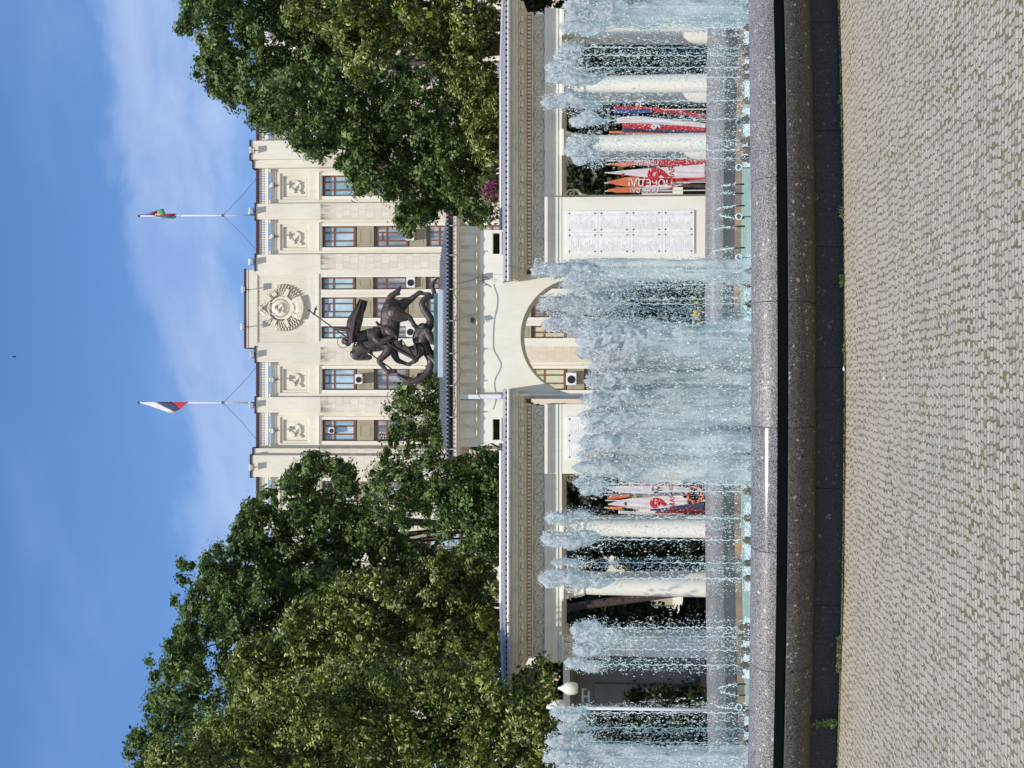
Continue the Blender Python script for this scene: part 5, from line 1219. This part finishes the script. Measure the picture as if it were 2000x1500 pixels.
# left-hand trees
tree('broadleaf_tree', 'low leafy treetop just left of the statue, in front of the building windows', [(868,718),(838,716),(812,728),(788,738),(768,752),(760,780),(745,795),(738,812),(750,840),(730,870),(735,905),(700,930),(720,1010),(860,1060),(975,1040),(985,890),(885,888),(872,860),(870,800)], 62, 2.2, 21, nb=150, size=.13, gap=.10, rmax=22, trunk=960, trunk_r=.12)
tree('broadleaf_tree', 'dark leafy tree rising over the roof corner, left of the flagpoles', [(612,872),(622,868),(640,872),(655,890),(690,905),(720,960),(760,1010),(820,1060),(980,1080),(985,1180),(700,1180),(560,1160),(470,1150),(390,1100),(372,1095),(400,1070),(440,1048),(468,1010),(470,970),(462,955),(480,948),(500,965),(520,955),(555,925),(575,898),(600,890)], 68, 2.6, 22, nb=240, size=.165, gap=.20, trunk=1060, rmax=26)
tree('broadleaf_tree', 'tallest dark tree at left whose ragged top stands against the sky', [(345,1108),(350,1085),(372,1090),(395,1080),(430,1100),(560,1110),(700,1120),(900,1150),(980,1200),(980,1330),(700,1360),(400,1350),(300,1345),(288,1332),(305,1305),(285,1300),(262,1268),(290,1265),(318,1275),(322,1250),(296,1236),(302,1226),(330,1240),(345,1225),(332,1195),(328,1165),(342,1140),(348,1122)], 66, 2.6, 23, nb=330, size=.16, gap=.12, trunk=1230, rmax=28)
tree('broadleaf_tree', 'dark tree filling the far left edge of the view against the sky', [(272,1345),(290,1330),(400,1335),(600,1350),(800,1380),(820,1560),(300,1560),(262,1500),(238,1478),(233,1462),(245,1440),(240,1425),(255,1408),(278,1400),(265,1372),(275,1360)], 66, 2.2, 24, nb=200, size=.16, gap=.12, trunk=1440, rmax=28)
tree('linden_tree', 'flowering linden with yellow bracts behind the left end of the colonnade roof', [(500,1255),(470,1262),(445,1300),(455,1350),(440,1400),(450,1440),(560,1400),(760,1300),(975,1330),(978,1090),(900,1085),(860,1080),(800,1120),(720,1105),(660,1130),(640,1165),(590,1170),(560,1200),(545,1240)], 54, 1.8, 25, leaf='leaf_linden', nb=300, size=.15, bract=.26, trunk=1146, rmax=24, gap=.06, trunk_r=.15)
tree('linden_tree', 'large flowering linden at the far left, its low branches overlapping the colonnade roof end', [(300,1450),(290,1480),(310,1560),(1090,1560),(1100,1500),(1085,1440),(1070,1400),(1092,1385),(1078,1350),(1075,1330),(1100,1312),(1112,1303),(1100,1292),(1080,1287),(1050,1290),(1035,1305),(1015,1330),(1000,1345),(980,1330),(960,1300),(900,1290),(800,1300),(680,1290),(560,1330),(480,1380),(380,1420),(330,1440)], 42.2, 1.5, 26, leaf='leaf_linden', nb=420, size=.115, sp=.27, per=13, bract=.26, trunk=1530, rmax=26, gap=.05, sg=.13)
# right-hand trees
tree('broadleaf_tree', 'dark leafy tree whose boughs hang across the building, right of the statue', [(500,240),(540,262),(560,285),(592,305),(612,325),(632,318),(650,300),(655,325),(672,345),(690,392),(700,398),(725,385),(745,405),(770,432),(782,455),(800,462),(815,445),(845,432),(860,425),(885,440),(935,452),(975,440),(978,250),(960,160),(800,120),(640,110),(560,130),(500,170)], 64, 2.4, 31, nb=330, size=.155, gap=.13, trunk=330, rmax=25)
tree('broadleaf_tree', 'tall dark tree at the top right whose crown edge meets the sky', [(350,-60),(352,10),(350,24),(332,66),(345,75),(378,72),(385,105),(372,128),(378,150),(395,165),(420,196),(452,218),(470,226),(482,236),(466,252),(468,264),(490,268),(520,255),(545,280),(570,230),(640,180),(760,130),(800,-60)], 70, 2.6, 32, nb=260, size=.165, gap=.12, trunk=60, rmax=28)
tree('linden_tree', 'flowering linden at the far right, yellow bracts above the colonnade roof', [(570,-60),(555,20),(575,55),(640,60),(665,110),(680,160),(720,170),(735,120),(800,110),(850,150),(900,190),(910,260),(930,300),(975,340),(978,200),(972,80),(985,10),(1000,-60)], 55, 1.8, 33, leaf='leaf_linden', nb=260, size=.15, bract=.30, trunk=-20, rmax=23, gap=.05)
tree('flowering_shrub', 'small pink flowering shrub peeping over the right wing roof by the arch', [(938,352),(935,378),(950,392),(978,385),(980,350),(960,345)], 56, .5, 34, leaf='leaf_dark', nb=10, size=.12, trunk=365, rmax=16, rmin=4, trunk_r=.06)
C_ = []; rng = np.random.default_rng(5)
for k in range(26): c = PT(945+rng.random()*30, 352+rng.random()*36, 55.2); C_.append(np.array(c)+rng.normal(size=(12, 3))*.07)
C_ = np.concatenate(C_); N_ = rng.normal(size=C_.shape)+np.array([0, -.6, .3]); N_ /= np.linalg.norm(N_, axis=1, keepdims=True); V, Fq = leaves(C_, N_, .08, rng, .8)
sh_ = [o for o in bpy.data.objects if o.name.startswith('flowering_shrub')][0]; npmesh('pink_blossom', V, Fq, M['pinkflower'], sh_)
# greenery seen between the columns, its shade put into the leaf colour
hed = [('dense dark conifer hedge seen between the two outer left columns', [(1075,1160),(1262,1160),(1272,1190),(1330,1195),(1330,1170),(1420,1165),(1420,1235),(1330,1240),(1262,1238),(1075,1250)], 41),
       ('dense dark hedge seen between the inner left columns behind the spray', [(1075,1030),(1280,1045),(1420,1040),(1420,1150),(1075,1140)], 42),
       ('dark bush seen low through the right half of the arch', [(1170,545),(1420,540),(1420,650),(1175,632)], 52),
       ('dark low bush seen through the left half of the arch', [(1235,692),(1420,690),(1420,745),(1240,742)], 53),
       ('clipped dark tree above the left banners', [(1075,925),(1210,925),(1240,1010),(1160,1010),(1075,1015)], 43),
       ('dark tree behind the banners beside the right plaque wall', [(1075,300),(1260,300),(1265,345),(1240,392),(1075,392)], 44),
       ('dark hedge seen between the middle right columns', [(1075,175),(1420,170),(1420,262),(1340,270),(1200,290),(1075,290)], 45),
       ('very dark hedge seen between the two outer right columns', [(1040,60),(1420,60),(1420,150),(1075,155)], 46),
       ('dark hedge beyond the far right column at the edge of view', [(1010,-70),(1420,-70),(1420,30),(1060,30),(1000,10)], 47),
       ('dark shrubbery beyond the white post at the far left edge', [(1100,1392),(1420,1392),(1420,1560),(1080,1560)], 48)]
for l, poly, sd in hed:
    tree('hedge_tree', l, poly, 53 if sd == 48 else 57, .9, sd, leaf='leaf_shaded', nb=80, size=.19, sp=.30, per=14, rmax=26, gap=.0, group='dark trees behind the colonnade', limbs=0, trunk_r=.05, rmin=4)
tree('hedge_tree', 'dark evergreen rising behind the kiosk roof under the linden boughs', [(960,1270),(1140,1280),(1380,1275),(1380,1400),(1140,1560),(960,1560)], 57.5, .9, 49, leaf='leaf_shaded', nb=90, size=.19, sp=.30, per=14, rmax=30, limbs=0, trunk_r=.1, rmin=4, group='dark trees behind the colonnade')
tree('hedge_tree', 'green bush between the gateway roof corner and the left wing roof', [(882,875),(905,870),(985,872),(985,1090),(900,1080),(878,940)], 60.5, .8, 50, leaf='leaf_dark', nb=60, size=.14, sp=.30, per=14, rmax=24, limbs=0, trunk_r=.06, rmin=4)
tree('shrub', 'dark leafy shrub standing before the grey kiosk wall', [(1205,1335),(1225,1332),(1250,1345),(1300,1345),(1370,1340),(1378,1378),(1240,1378),(1212,1360)], 50.6, .25, 51, leaf='leaf_shaded', nb=26, size=.14, sp=.32, per=12, rmax=14, rmin=4, limbs=2, trunk_r=.04, cat='shrub')
b = MB(); b.box(-16, 16, 58.8, 59.3, 0, 1.15, .03); hw = b.build('hedge_bank', M['soil']); tag(hw, 'low dark earth bank running behind the hedges', 'bank')

# ================================================================= WATER JETS
M['nozzle'] = plain('brown_brass_nozzle', (.17,.135,.10), .45, .35, 12, .3, metal=.3)
def octa(C, S):
    n = len(C); U_ = np.array([[1,0,0],[0,1,0],[-1,0,0],[0,-1,0],[0,0,1],[0,0,-1]], float); V = C[:, None, :]+U_[None]*S[:, None, :]
    F_ = np.array([[0,1,4],[1,2,4],[2,3,4],[3,0,4],[1,0,5],[2,1,5],[3,2,5],[0,3,5]]); return V.reshape(-1, 3), (F_[None]+np.arange(n)[:, None, None]*6).reshape(-1, 3)
def jet(label, y, vtop, Y, dens=1.0, wpx=14, tail=90, dense=False, yb=None, nozzle=True, lean=0, vn=1452, group=None, seed=0):
    rng = np.random.default_rng(900+seed); rs = random.Random(900+seed); k = Y/FPX; yb = y if yb is None else yb
    top = PT(vtop, y, Y); zb = .17; nz = ZP(vn, Y); bx_ = PT(1400, yb, Y).x
    t = thing('water_jet', label, 'water jet', (bx_, Y, .17), group)
    def axis(z): f_ = (z-nz)/max(.1, top.z-nz); return bx_+(top.x-bx_)*np.clip(f_, 0, 1)**1.3
    # tumbling head: torn column of water, ragged outline
    H = tail*k; W = wpx*k; n, sgm = 70, 28; V = []
    ph = [rs.uniform(0, 6.28) for _ in range(6)]; off = Vector((rs.uniform(0, 50), rs.uniform(0, 50), rs.uniform(0, 50)))
    for i in range(n+1):
        f_ = i/n; z = top.z-H*f_; pr = min(1, (f_*7.0+.02)**.62)*(1-.12*f_); pr *= .60+.40*min(1, f_*2.4)
        if f_ > .72: pr *= max(.05, 1-((f_-.72)/.28)**2*.95)
        cx = axis(z)+W*.35*math.sin(f_*7+ph[0])*f_
        for j in range(sgm):
            a = 2*math.pi*j/sgm; p = Vector((math.cos(a), math.sin(a), 0)); q = Vector((cx, Y, z))
            nn = mnoise.fractal(Vector((p.x*1.3+off.x, p.y*1.3+off.y, z*4.2+off.z)), 1.0, 2.1, 5); n2_ = mnoise.noise(Vector((p.x*4+off.x, p.y*4, z*16)))
            V.append(q+p*(W*pr*(1+.75*nn+.28*n2_))+Vector((0, 0, .05*nn)))
    m_ = MB(); m_.v = [tuple(v) for v in V]
    for i in range(n):
        for j in range(sgm): m_.f.append((i*sgm+j, i*sgm+(j+1) % sgm, (i+1)*sgm+(j+1) % sgm, (i+1)*sgm+j)); m_.mi.append(0)
    pl = m_.build('plume', M['plume'], t, smooth=True)
    if dense:
        m_ = MB(); V = []; n2__ = 40
        z0, z1 = top.z-H*.55, zb
        for i in range(n2__+1):
            f_ = i/n2__; z = z0+(z1-z0)*f_
            for j in range(sgm):
                a = 2*math.pi*j/sgm; p = Vector((math.cos(a), math.sin(a), 0)); nn = mnoise.fractal(Vector((p.x*1.5+off.x, p.y*1.5+off.y, z*1.6+off.z)), 1.0, 2.1, 4)
                V.append(Vector((axis(z), Y+.05, z))+p*(W*1.35*(1+.5*nn)))
        m_.v = [tuple(v) for v in V]
        for i in range(n2__):
            for j in range(sgm): m_.f.append((i*sgm+j, i*sgm+(j+1) % sgm, (i+1)*sgm+(j+1) % sgm, (i+1)*sgm+j)); m_.mi.append(0)
        m_.build('falling_veil', M['plume_thin'], pl, smooth=True)
    # rising stream
    m_ = MB(); P_ = []; rr = []
    for i in range(60):
        z = nz+(top.z-H*.5-nz)*i/59; P_.append((axis(z)+.010*math.sin(i*1.9+ph[1])+rs.gauss(0, .004), Y-.02, z)); rr.append((.010 if dense else .0062)*(.35+1.3*rs.random()))
    m_.tube(P_, rr, 6)
    m_.build('rising_stream', M['drop'], t, smooth=True)
    # falling drops: fine, stretched downwards, more of them round the head
    N_ = int((2300 if dense else 2100)*dens); f_ = rng.random(N_)**(1.0 if dense else 1.15); z = top.z-.03-(top.z-zb-.02)*f_
    spread = W*(.75+1.25*f_**.7)*(1.0 if dense else .72); x = axis(z)+rng.normal(size=N_)*spread*.85; yy = Y+rng.normal(size=N_)*spread*.85
    # threads: many drops follow a few wavering strings
    nt_ = 5; th = rng.integers(0, nt_, N_); on = rng.random(N_) < (.38 if dense else .42)
    tx_ = rng.normal(size=nt_)*W*1.1; ty_ = rng.normal(size=nt_)*W
    x = np.where(on, axis(z)+tx_[th]*(.4+.9*f_)+.012*np.sin(z*23+th*2)+rng.normal(size=N_)*.010, x); yy = np.where(on, Y+ty_[th]*(.4+.9*f_)+rng.normal(size=N_)*.010, yy)
    s = rng.lognormal(math.log(.0048 if dense else .0040), .42, N_); s = np.minimum(s, .022); S = np.stack([s, s, s*rng.uniform(1.0, 2.6, N_)], 1)
    nh = int((420 if dense else 560)*dens); fh = rng.random(nh)**.8; ah = rng.random(nh)*6.283; rh = W*(.55+.65*np.minimum(1, fh*3))*rng.uniform(.75, 1.6, nh); zh = top.z+.02-H*1.15*fh; sh = np.minimum(rng.lognormal(math.log(.0042), .5, nh), .014)
    x = np.concatenate([x, axis(zh)+np.cos(ah)*rh]); yy = np.concatenate([yy, Y+np.sin(ah)*rh]); z = np.concatenate([z, zh]); S = np.concatenate([S, np.stack([sh, sh, sh*1.3], 1)])
    V, F_ = octa(np.stack([x, yy, z], 1), S)
    d = npmesh('spray_drops', V, F_, M['drop'], t, nper=3); d['kind'] = 'stuff'
    if nozzle:
        m_ = MB(); m_.lathe((bx_, Y, 0), [(.028, .12), (.028, nz-.16), (.05, nz-.15), (.056, nz-.05), (.045, nz-.045), (.045, nz-.03), (.024, nz-.025), (.018, nz)], 12)
        for s_ in (-1, 1): m_.tube([(bx_, Y, nz-.20), (bx_+s_*.06, Y, nz-.18), (bx_+s_*.065, Y-.01, nz-.11)], .010, 6)
        m_.box(bx_-.10, bx_+.10, Y-.06, Y+.06, .12, .20, .01)
        m_.build('nozzle', M['nozzle'], t, smooth=True, auto=35)
    return t
G1, G2, G3, G4 = 'tall jets at the right side of the basin', 'dense jets in the middle of the basin', 'tall jets at the left side of the basin', 'jets at the far left'
J = [ # label, y, vtop, Y, dens, w, tail, dense, group, vn
 ('water jet cut by the right edge of the view, beside the outermost right column', 12, 1099, 27.0, 1.5, 20, 130, True, G1, 1452),
 ('short bushy water jet touching the inner side of the outermost right column', 34, 1104, 27.5, 1.3, 14, 100, True, G1, 1452),
 ('water jet before the shaded strip of the outermost right column', 52, 1095, 27.0, 1.0, 13, 95, False, G1, 1452),
 ('small headed water jet over the dark hedge, right of the second right column', 92, 1092, 29.5, .8, 9, 45, False, G1, 1447),
 ('thin water jet over the dark hedge, close to the second right column', 107, 1083, 28.5, .8, 9, 50, False, G1, 1450),
 ('slender water jet whose head ends at the architrave, right of the second right column', 133, 1066, 29.0, 1.1, 12, 75, False, G1, 1449),
 ('water jet directly in front of the second right column', 153, 1067, 28.5, 1.4, 14, 115, False, G1, 1449),
 ('highest right hand water jet, left of the second right column, reaching the frieze', 199, 1056, 28.0, 1.5, 15, 120, False, G1, 1450),
 ('water jet in front of the blue and red banner', 235, 1112, 29.5, .9, 12, 70, False, G1, 1443),
 ('water jet before the right half of the third right column', 277, 1110, 28.5, .8, 11, 60, False, G1, 1446),
 ('water jet before the left edge of the third right column', 293, 1103, 28.5, .9, 11, 65, False, G1, 1446),
 ('low headed water jet between the third right column and the red banners', 308, 1117, 28.7, .8, 12, 55, False, G1, 1446),
 ('water jet overlapping the left edge of the fully visible name plaques, reaching the dentils', 527, 1037, 26.5, 1.5, 15, 150, True, G2, 1456),
 ('bulky water jet just left of the right plaque wall, behind its taller neighbour', 556, 1098, 27.2, 3.2, 18, 150, False, G2, 1452),
 ('pointed water jet in front of the right hand window under the arch', 593, 1053, 26.8, 3.2, 17, 170, False, G2, 1455),
 ('water jet in front of the middle window under the arch', 634, 1058, 26.2, 3.2, 17, 160, False, G2, 1457),
 ('broad rounded water jet left of the window jets under the arch', 663, 1125, 25.6, 1.5, 22, 170, True, G2, 1458),
 ('second broad rounded water jet under the arch, before bare cladding', 688, 1128, 25.8, 1.5, 20, 160, True, G2, 1459),
 ('water jet below the air conditioner seen through the arch', 715, 1152, 26.0, 1.3, 15, 150, True, G2, 1460),
 ('water jet in front of the left foot of the arch', 746, 1141, 25.8, 1.4, 17, 150, True, G2, 1461),
 ('water jet in front of the white downpipe left of the arch', 781, 1135, 25.6, 1.4, 17, 150, True, G2, 1461),
 ('water jet before the right edge of the left name plaques', 812, 1129, 25.5, 1.4, 16, 150, True, G2, 1461),
 ('mid height water jet hiding the middle of the left name plaques', 838, 1142, 26.4, 1.2, 15, 150, True, G2, 1458),
 ('water jet before the left edge of the left name plaques', 863, 1129, 25.5, 1.4, 16, 150, True, G2, 1461),
 ('grey shaded water jet head left of the left name plaques', 887, 1127, 25.8, 1.3, 13, 130, True, G2, 1460),
 ('large leftmost headed water jet of the dense middle group', 914, 1119, 25.6, 1.5, 18, 160, True, G2, 1459),
 ('ragged water jet at the left fringe of the dense middle group before the dark tree', 943, 1120, 27.0, .8, 11, 70, False, G2, 1455),
 ('thin broken water jet in front of the left 9 МАЯ banner', 960, 1134, 27.8, .45, 8, 40, False, G2, 1450),
 ('water jet before the right side of the first left column', 1012, 1065, 28.2, 1.1, 13, 95, False, G3, 1450),
 ('tall water jet over the left edge of the first left column', 1052, 1057, 27.8, 1.3, 15, 120, False, G3, 1450),
 ('thin broken water jet over the dark gap between the first and second left columns', 1098, 1078, 28.5, .8, 7, 60, False, G3, 1450),
 ('tallest left water jet, in front of the second left column', 1131, 1051, 28.0, 1.6, 15, 150, False, G3, 1452),
 ('water jet at the right of the four bunched jets before the outermost left column', 1227, 1116, 28.6, .9, 13, 65, False, G3, 1441),
 ('shaded water jet second from the right before the outermost left column', 1245, 1120, 29.4, .8, 12, 110, False, G3, 1441),
 ('water jet in front of the capital of the outermost left column', 1267, 1120, 28.6, 1.0, 14, 65, False, G3, 1444),
 ('water jet just left of the outermost left column, before the grey kiosk', 1297, 1104, 28.6, .9, 11, 75, False, G3, 1444),
 ('water jet immediately left of the slim white post', 1393, 1077, 27.5, 1.0, 11, 75, False, G4, 1452),
 ('low ragged water jet second from the white post', 1420, 1088, 27.8, .9, 10, 70, False, G4, 1452),
 ('broad water jet before the left linden, second from the left edge', 1447, 1066, 27.5, 1.4, 14, 100, False, G4, 1452),
 ('tall water jet before the left linden, nearest the left edge', 1477, 1060, 27.0, 1.5, 15, 110, True, G4, 1452),
 ('water jet cut by the left edge of the view', 1502, 1085, 27.0, 1.4, 14, 110, True, G4, 1452)]
for i, (l, y, v, Y, de, w, tl, dn, g_, vn) in enumerate(J):
    jet(l, y, v, Y, de, w, tl, dn, yb=y+random.uniform(-3, 3), group=g_, vn=vn, seed=i)
# thin slanting side squirts from the ring pipe
def squirt(lab, v0, y0, v1, y1, Y, dark=False, i=0):
    rs = random.Random(50+i); a, b_ = PT(v0, y0, Y), PT(v1, y1, Y); t = thing('side_squirt', lab, 'water squirt', a, 'thin squirts near the far rim'); m_ = MB(); pts = []; rr = []
    for k in range(26):
        f_ = k/25; p = a.lerp(b_, f_)+Vector((0, 0, .10*math.sin(math.pi*f_)*.5)); pts.append(p+Vector((rs.gauss(0, .005), 0, rs.gauss(0, .005)))); rr.append(.010*rs.uniform(.5, 1.5))
    m_.tube(pts, rr, 6)
    for k in range(40): f_ = rs.random(); m_.ball(a.lerp(b_, f_)+Vector((rs.gauss(0, .02), rs.gauss(0, .02), rs.gauss(0, .02))), rs.uniform(.004, .010), 5, 4)
    m_.build('water_thread', M['drop'], t, smooth=True)
    m_ = MB(); d = (b_-a).normalized(); m_.tube([a-Vector((0, 0, .14)), a-Vector((0, 0, .05)), a+d*.08], [.014, .014, .010], 8); m_.build('jet_pipe', M['dark_metal'], t, smooth=True)
sq = [(1437,360,1408,364,'rightmost slanting squirt over the rust coloured wall below the plaques'), (1438,402,1402,408,'second slanting squirt from the right over the rust coloured wall'), (1438,442,1395,448,'third slanting squirt below the name plaques'), (1438,484,1396,490,'leftmost slanting squirt below the name plaques'),
      (1436,378,1412,376,'short nearly upright squirt between two slanting ones at right'), (1437,426,1406,420,'thin bright squirt below the middle of the name plaques'), (1440,1336,1402,1345,'right slanting squirt before the far rim below the kiosk'), (1438,1384,1402,1380,'left slanting squirt before the far rim below the kiosk'), (1440,1358,1408,1350,'dark middle squirt before the far rim below the kiosk')]
for i, (v0, y0, v1, y1, l) in enumerate(sq): squirt(l, v0, y0, v1, y1, 30.5, i=i)
def uwlamp(lab, v, y, Y=30.0):
    c = PT(v, y, Y); t = thing('fountain_lamp', lab, 'lamp', c, 'round lamps standing in the basin'); m_ = MB()
    m_.tube([c+Vector((math.cos(a)*.048, -.02, math.sin(a)*.048)) for a in [2*math.pi*k/20 for k in range(21)]], .009, 6); m_.build('rim', M['white_paint'], t, smooth=True)
    m_ = MB(); m_.tube([c+Vector((0, .0, 0)), c+Vector((0, .10, -.02))], [.042, .028], 14); m_.build('housing', M['grey_metal'], t, smooth=True); m_ = MB(); m_.tube([c+Vector((0, .05, -.04)), (c.x, c.y+.05, .1)], .008, 6); m_.build('stem', M['dark_metal'], t)
for y, l in ((240, 'round white rimmed lamp below the blue and red banner'), (327, 'round white rimmed lamp below the 9 МАЯ banner at right'), (423, 'round white rimmed lamp below the right name plaques'), (503, 'round white rimmed lamp below the left edge of the right plaques'), (1381, 'round white rimmed lamp below the slim white post')): uwlamp(l, 1443, y)
# foam where the jets fall back
rng = np.random.default_rng(77); Cs = []; Sz = []
for (y0, y1, n, Yc) in ((1205,1320,3600,33.5), (215,330,2600,33.5), (640,960,3000,33), (1380,1500,1500,33.5), (0,200,1800,33.5), (500,640,1500,33.5), (980,1150,1500,33.5)):
    yy = rng.uniform(y0, y1, n); Yv = np.clip(rng.normal(Yc, 1.1, n), 29, 36.8)
    for a, b_ in zip(yy, Yv): Cs.append(((750-a)/FPX*b_, b_, .17+abs(rng.normal())*.022)); Sz.append(rng.uniform(.008, .035))
Cs = np.array(Cs); Sz = np.array(Sz); V, F_ = octa(Cs, np.stack([Sz, Sz, Sz*.5], 1)); fo = npmesh('foam', V, F_, M['foam'], None, nper=3, smooth=True); tag(fo, kind='stuff')

# ================================================================= WEEDS AND LITTER AT THE FOOT OF THE RIM
def rimY(x): return FC.y-math.sqrt(RO**2-(x-FC.x)**2)
def weed(lab, y, hpx, n, seed, tall=False, col='weed'):
    rs = random.Random(seed); Yw = 17.62; x = XP(y, Yw, 1640); Yw = rimY(x)-.035; k = Yw/FPX; t = thing('weed', lab, 'weed', (x, Yw, 0), 'weeds at the foot of the rim'); H = hpx*k
    m_ = MB(); lv = MB()
    def leaf(p, d, L, w):
        d = d.normalized(); s_ = d.cross(Vector((rs.gauss(0, .3), -1, rs.gauss(0, .3)))).normalized(); up = s_.cross(d)
        lv.add([p, p+d*L*.3+s_*w, p+d*L*.65+s_*w*.8+up*.003, p+d*L, p+d*L*.65-s_*w*.8+up*.003, p+d*L*.3-s_*w], [(0, 1, 2, 5), (2, 3, 4), (2, 4, 5)])
    if tall:
        for j in range(3):
            tip = Vector((x+rs.uniform(-.03, .05)+j*.02, Yw-.03*j, H*(1-.22*j))); b0 = Vector((x+rs.uniform(-.01, .01), Yw, 0)); m_.tube([b0, b0.lerp(tip, .5)+Vector((.02*(j-1), 0, 0)), tip], [.006, .004, .002], 5)
            for i in range(n):
                f_ = .15+.85*i/n; p = b0.lerp(tip, f_); a = i*2.4; d = Vector((math.cos(a), -abs(math.sin(a))*.5-.1, .35+.5*rs.random())); leaf(p, d, rs.uniform(.035, .075)*(1.15-.5*f_), rs.uniform(.010, .018)*(1.15-.5*f_))
    else:
        for i in range(n):
            a = rs.uniform(0, math.pi*2); d = Vector((math.cos(a)*.8, -abs(math.sin(a))*.6, rs.uniform(.3, 1.5))); p = Vector((x+rs.gauss(0, .015), Yw-rs.random()*.02, .0)); m_.tube([p, p+d.normalized()*H*.5], .0025, 4); leaf(p+d.normalized()*H*.3, d, H*rs.uniform(.5, .9), rs.uniform(.006, .014))
    lv.build('leaves', M[col], t); m_.build('stem', M['weed'], t)
weed('tallest weed with oval leaves, at the left against the dark rim', 1437, 62, 15, 1, True)
weed('bright green tufted weed at the rim foot below the dense jets', 545, 14, 30, 2)
weed('low green tuft at the rim foot below the name plaques', 411, 12, 20, 3)
weed('tiny green sprout at the rim foot left of the bright tuft', 684, 8, 12, 4)
weed('small sprout at the rim foot near the right edge', 184, 9, 16, 5)
weed('second tiny sprout at the rim foot, rightmost', 236, 7, 10, 6)
for i, y in enumerate((1262, 1282, 1300, 1318)): weed(('pale grass tuft, %s of the row at the left rim foot' % ('rightmost', 'second', 'third', 'leftmost')[i]), y, 13, 26, 10+i, False, 'grass')
# moss and dry debris along the seam
rng = np.random.default_rng(9); n = 5200; xs_ = rng.uniform(-4.3, 4.3, n); dd = np.abs(rng.normal(0, .035, n))+.005
den = .25+.75*(np.sin(xs_*2.1+1)+np.sin(xs_*5.3) > .2); keep = rng.random(n) < den; xs_, dd = xs_[keep], dd[keep]
Yv = FC.y-np.sqrt(RO**2-(xs_-FC.x)**2)-dd; s = rng.uniform(.003, .010, len(xs_)); V, F_ = octa(np.stack([xs_, Yv, np.full(len(xs_), .012)], 1), np.stack([s*1.3, s, s*.8], 1)); mo = npmesh('moss', V, F_, M['grass'], None, nper=3); tag(mo, kind='stuff')
def litter(lab, v, y, sx, sy, mt, rot):
    c = PT(v, y, 17.2); d = Vector((c.x, c.y, c.z-CAMZ)); s_ = CAMZ/(-d.z); x, yy = d.x*s_, d.y*s_; m_ = MB(); ca, sa = math.cos(rot), math.sin(rot)
    pts = [(-sx, -sy, .012), (-sx*.2, -sy*1.2, .020), (sx, -sy*.4, .014), (sx*.8, sy, .018), (-sx*.1, sy*1.1, .026), (-sx*1.1, sy*.4, .014)]
    m_.add([(x+a*ca-b_*sa, yy+a*sa+b_*ca, z+.004) for a, b_, z in pts], [(0, 1, 4, 5), (1, 2, 3, 4)]); o = m_.build('leaf_litter' if mt != 'white_paint' else 'paper_scrap', M[mt], None); o.modifiers.new('s', 'SOLIDIFY').thickness = .004; tag(o, lab, 'litter')
litter('small white paper scrap lying on the pavers near the rim foot', 1652, 719, .025, .03, 'white_paint', .3)
litter('tiny white scrap on the pavers left of the centre, farther from the rim', 1731, 738, .012, .014, 'white_paint', .8)
litter('dry orange leaf lying at the rim foot on the left', 1648, 1350, .03, .012, 'cl_orange', 1.2)
m_ = MB(); c0 = PT(1853, 612, 9); 
def gp(v, y):
    d = PT(v, y, 10)-Vector((0, 0, CAMZ)); s_ = CAMZ/(-d.z); return Vector((d.x*s_, d.y*s_, .014))
m_.tube([gp(1862, 600), gp(1854, 612), gp(1853, 630), gp(1852, 640)], [.002, .0035, .003, .0015], 6); tag(m_.build('straw', M['letter'], None, smooth=True), 'pale straw lying across the pavers in the middle foreground', 'straw')
# bird
c = PT(31, 697, 260); bd = MB(); c = Vector(c); bd.ball(c, .07, 10, 8, (1.8, .8, .7)); bd.ball(c+Vector((-.22, 0, .04)), .06, 8, 6); bd.add([c+Vector((.05, 0, .05)), c+Vector((-.10, -.3, .30)), c+Vector((.10, -.4, .42)), c+Vector((.15, 0, .05))], [(0, 1, 2, 3)]); bd.add([c+Vector((.05, 0, .05)), c+Vector((-.05, .3, .30)), c+Vector((.15, .4, .42)), c+Vector((.15, 0, .05))], [(0, 1, 2, 3)]); bd.add([c+Vector((.15, -.04, 0)), c+Vector((.34, -.07, .02)), c+Vector((.34, .07, .02)), c+Vector((.15, .04, 0))], [(0, 1, 2, 3)])
tag(bd.build('bird', M['black'], None, smooth=True), 'tiny dark bird gliding high in the clear sky', 'bird')
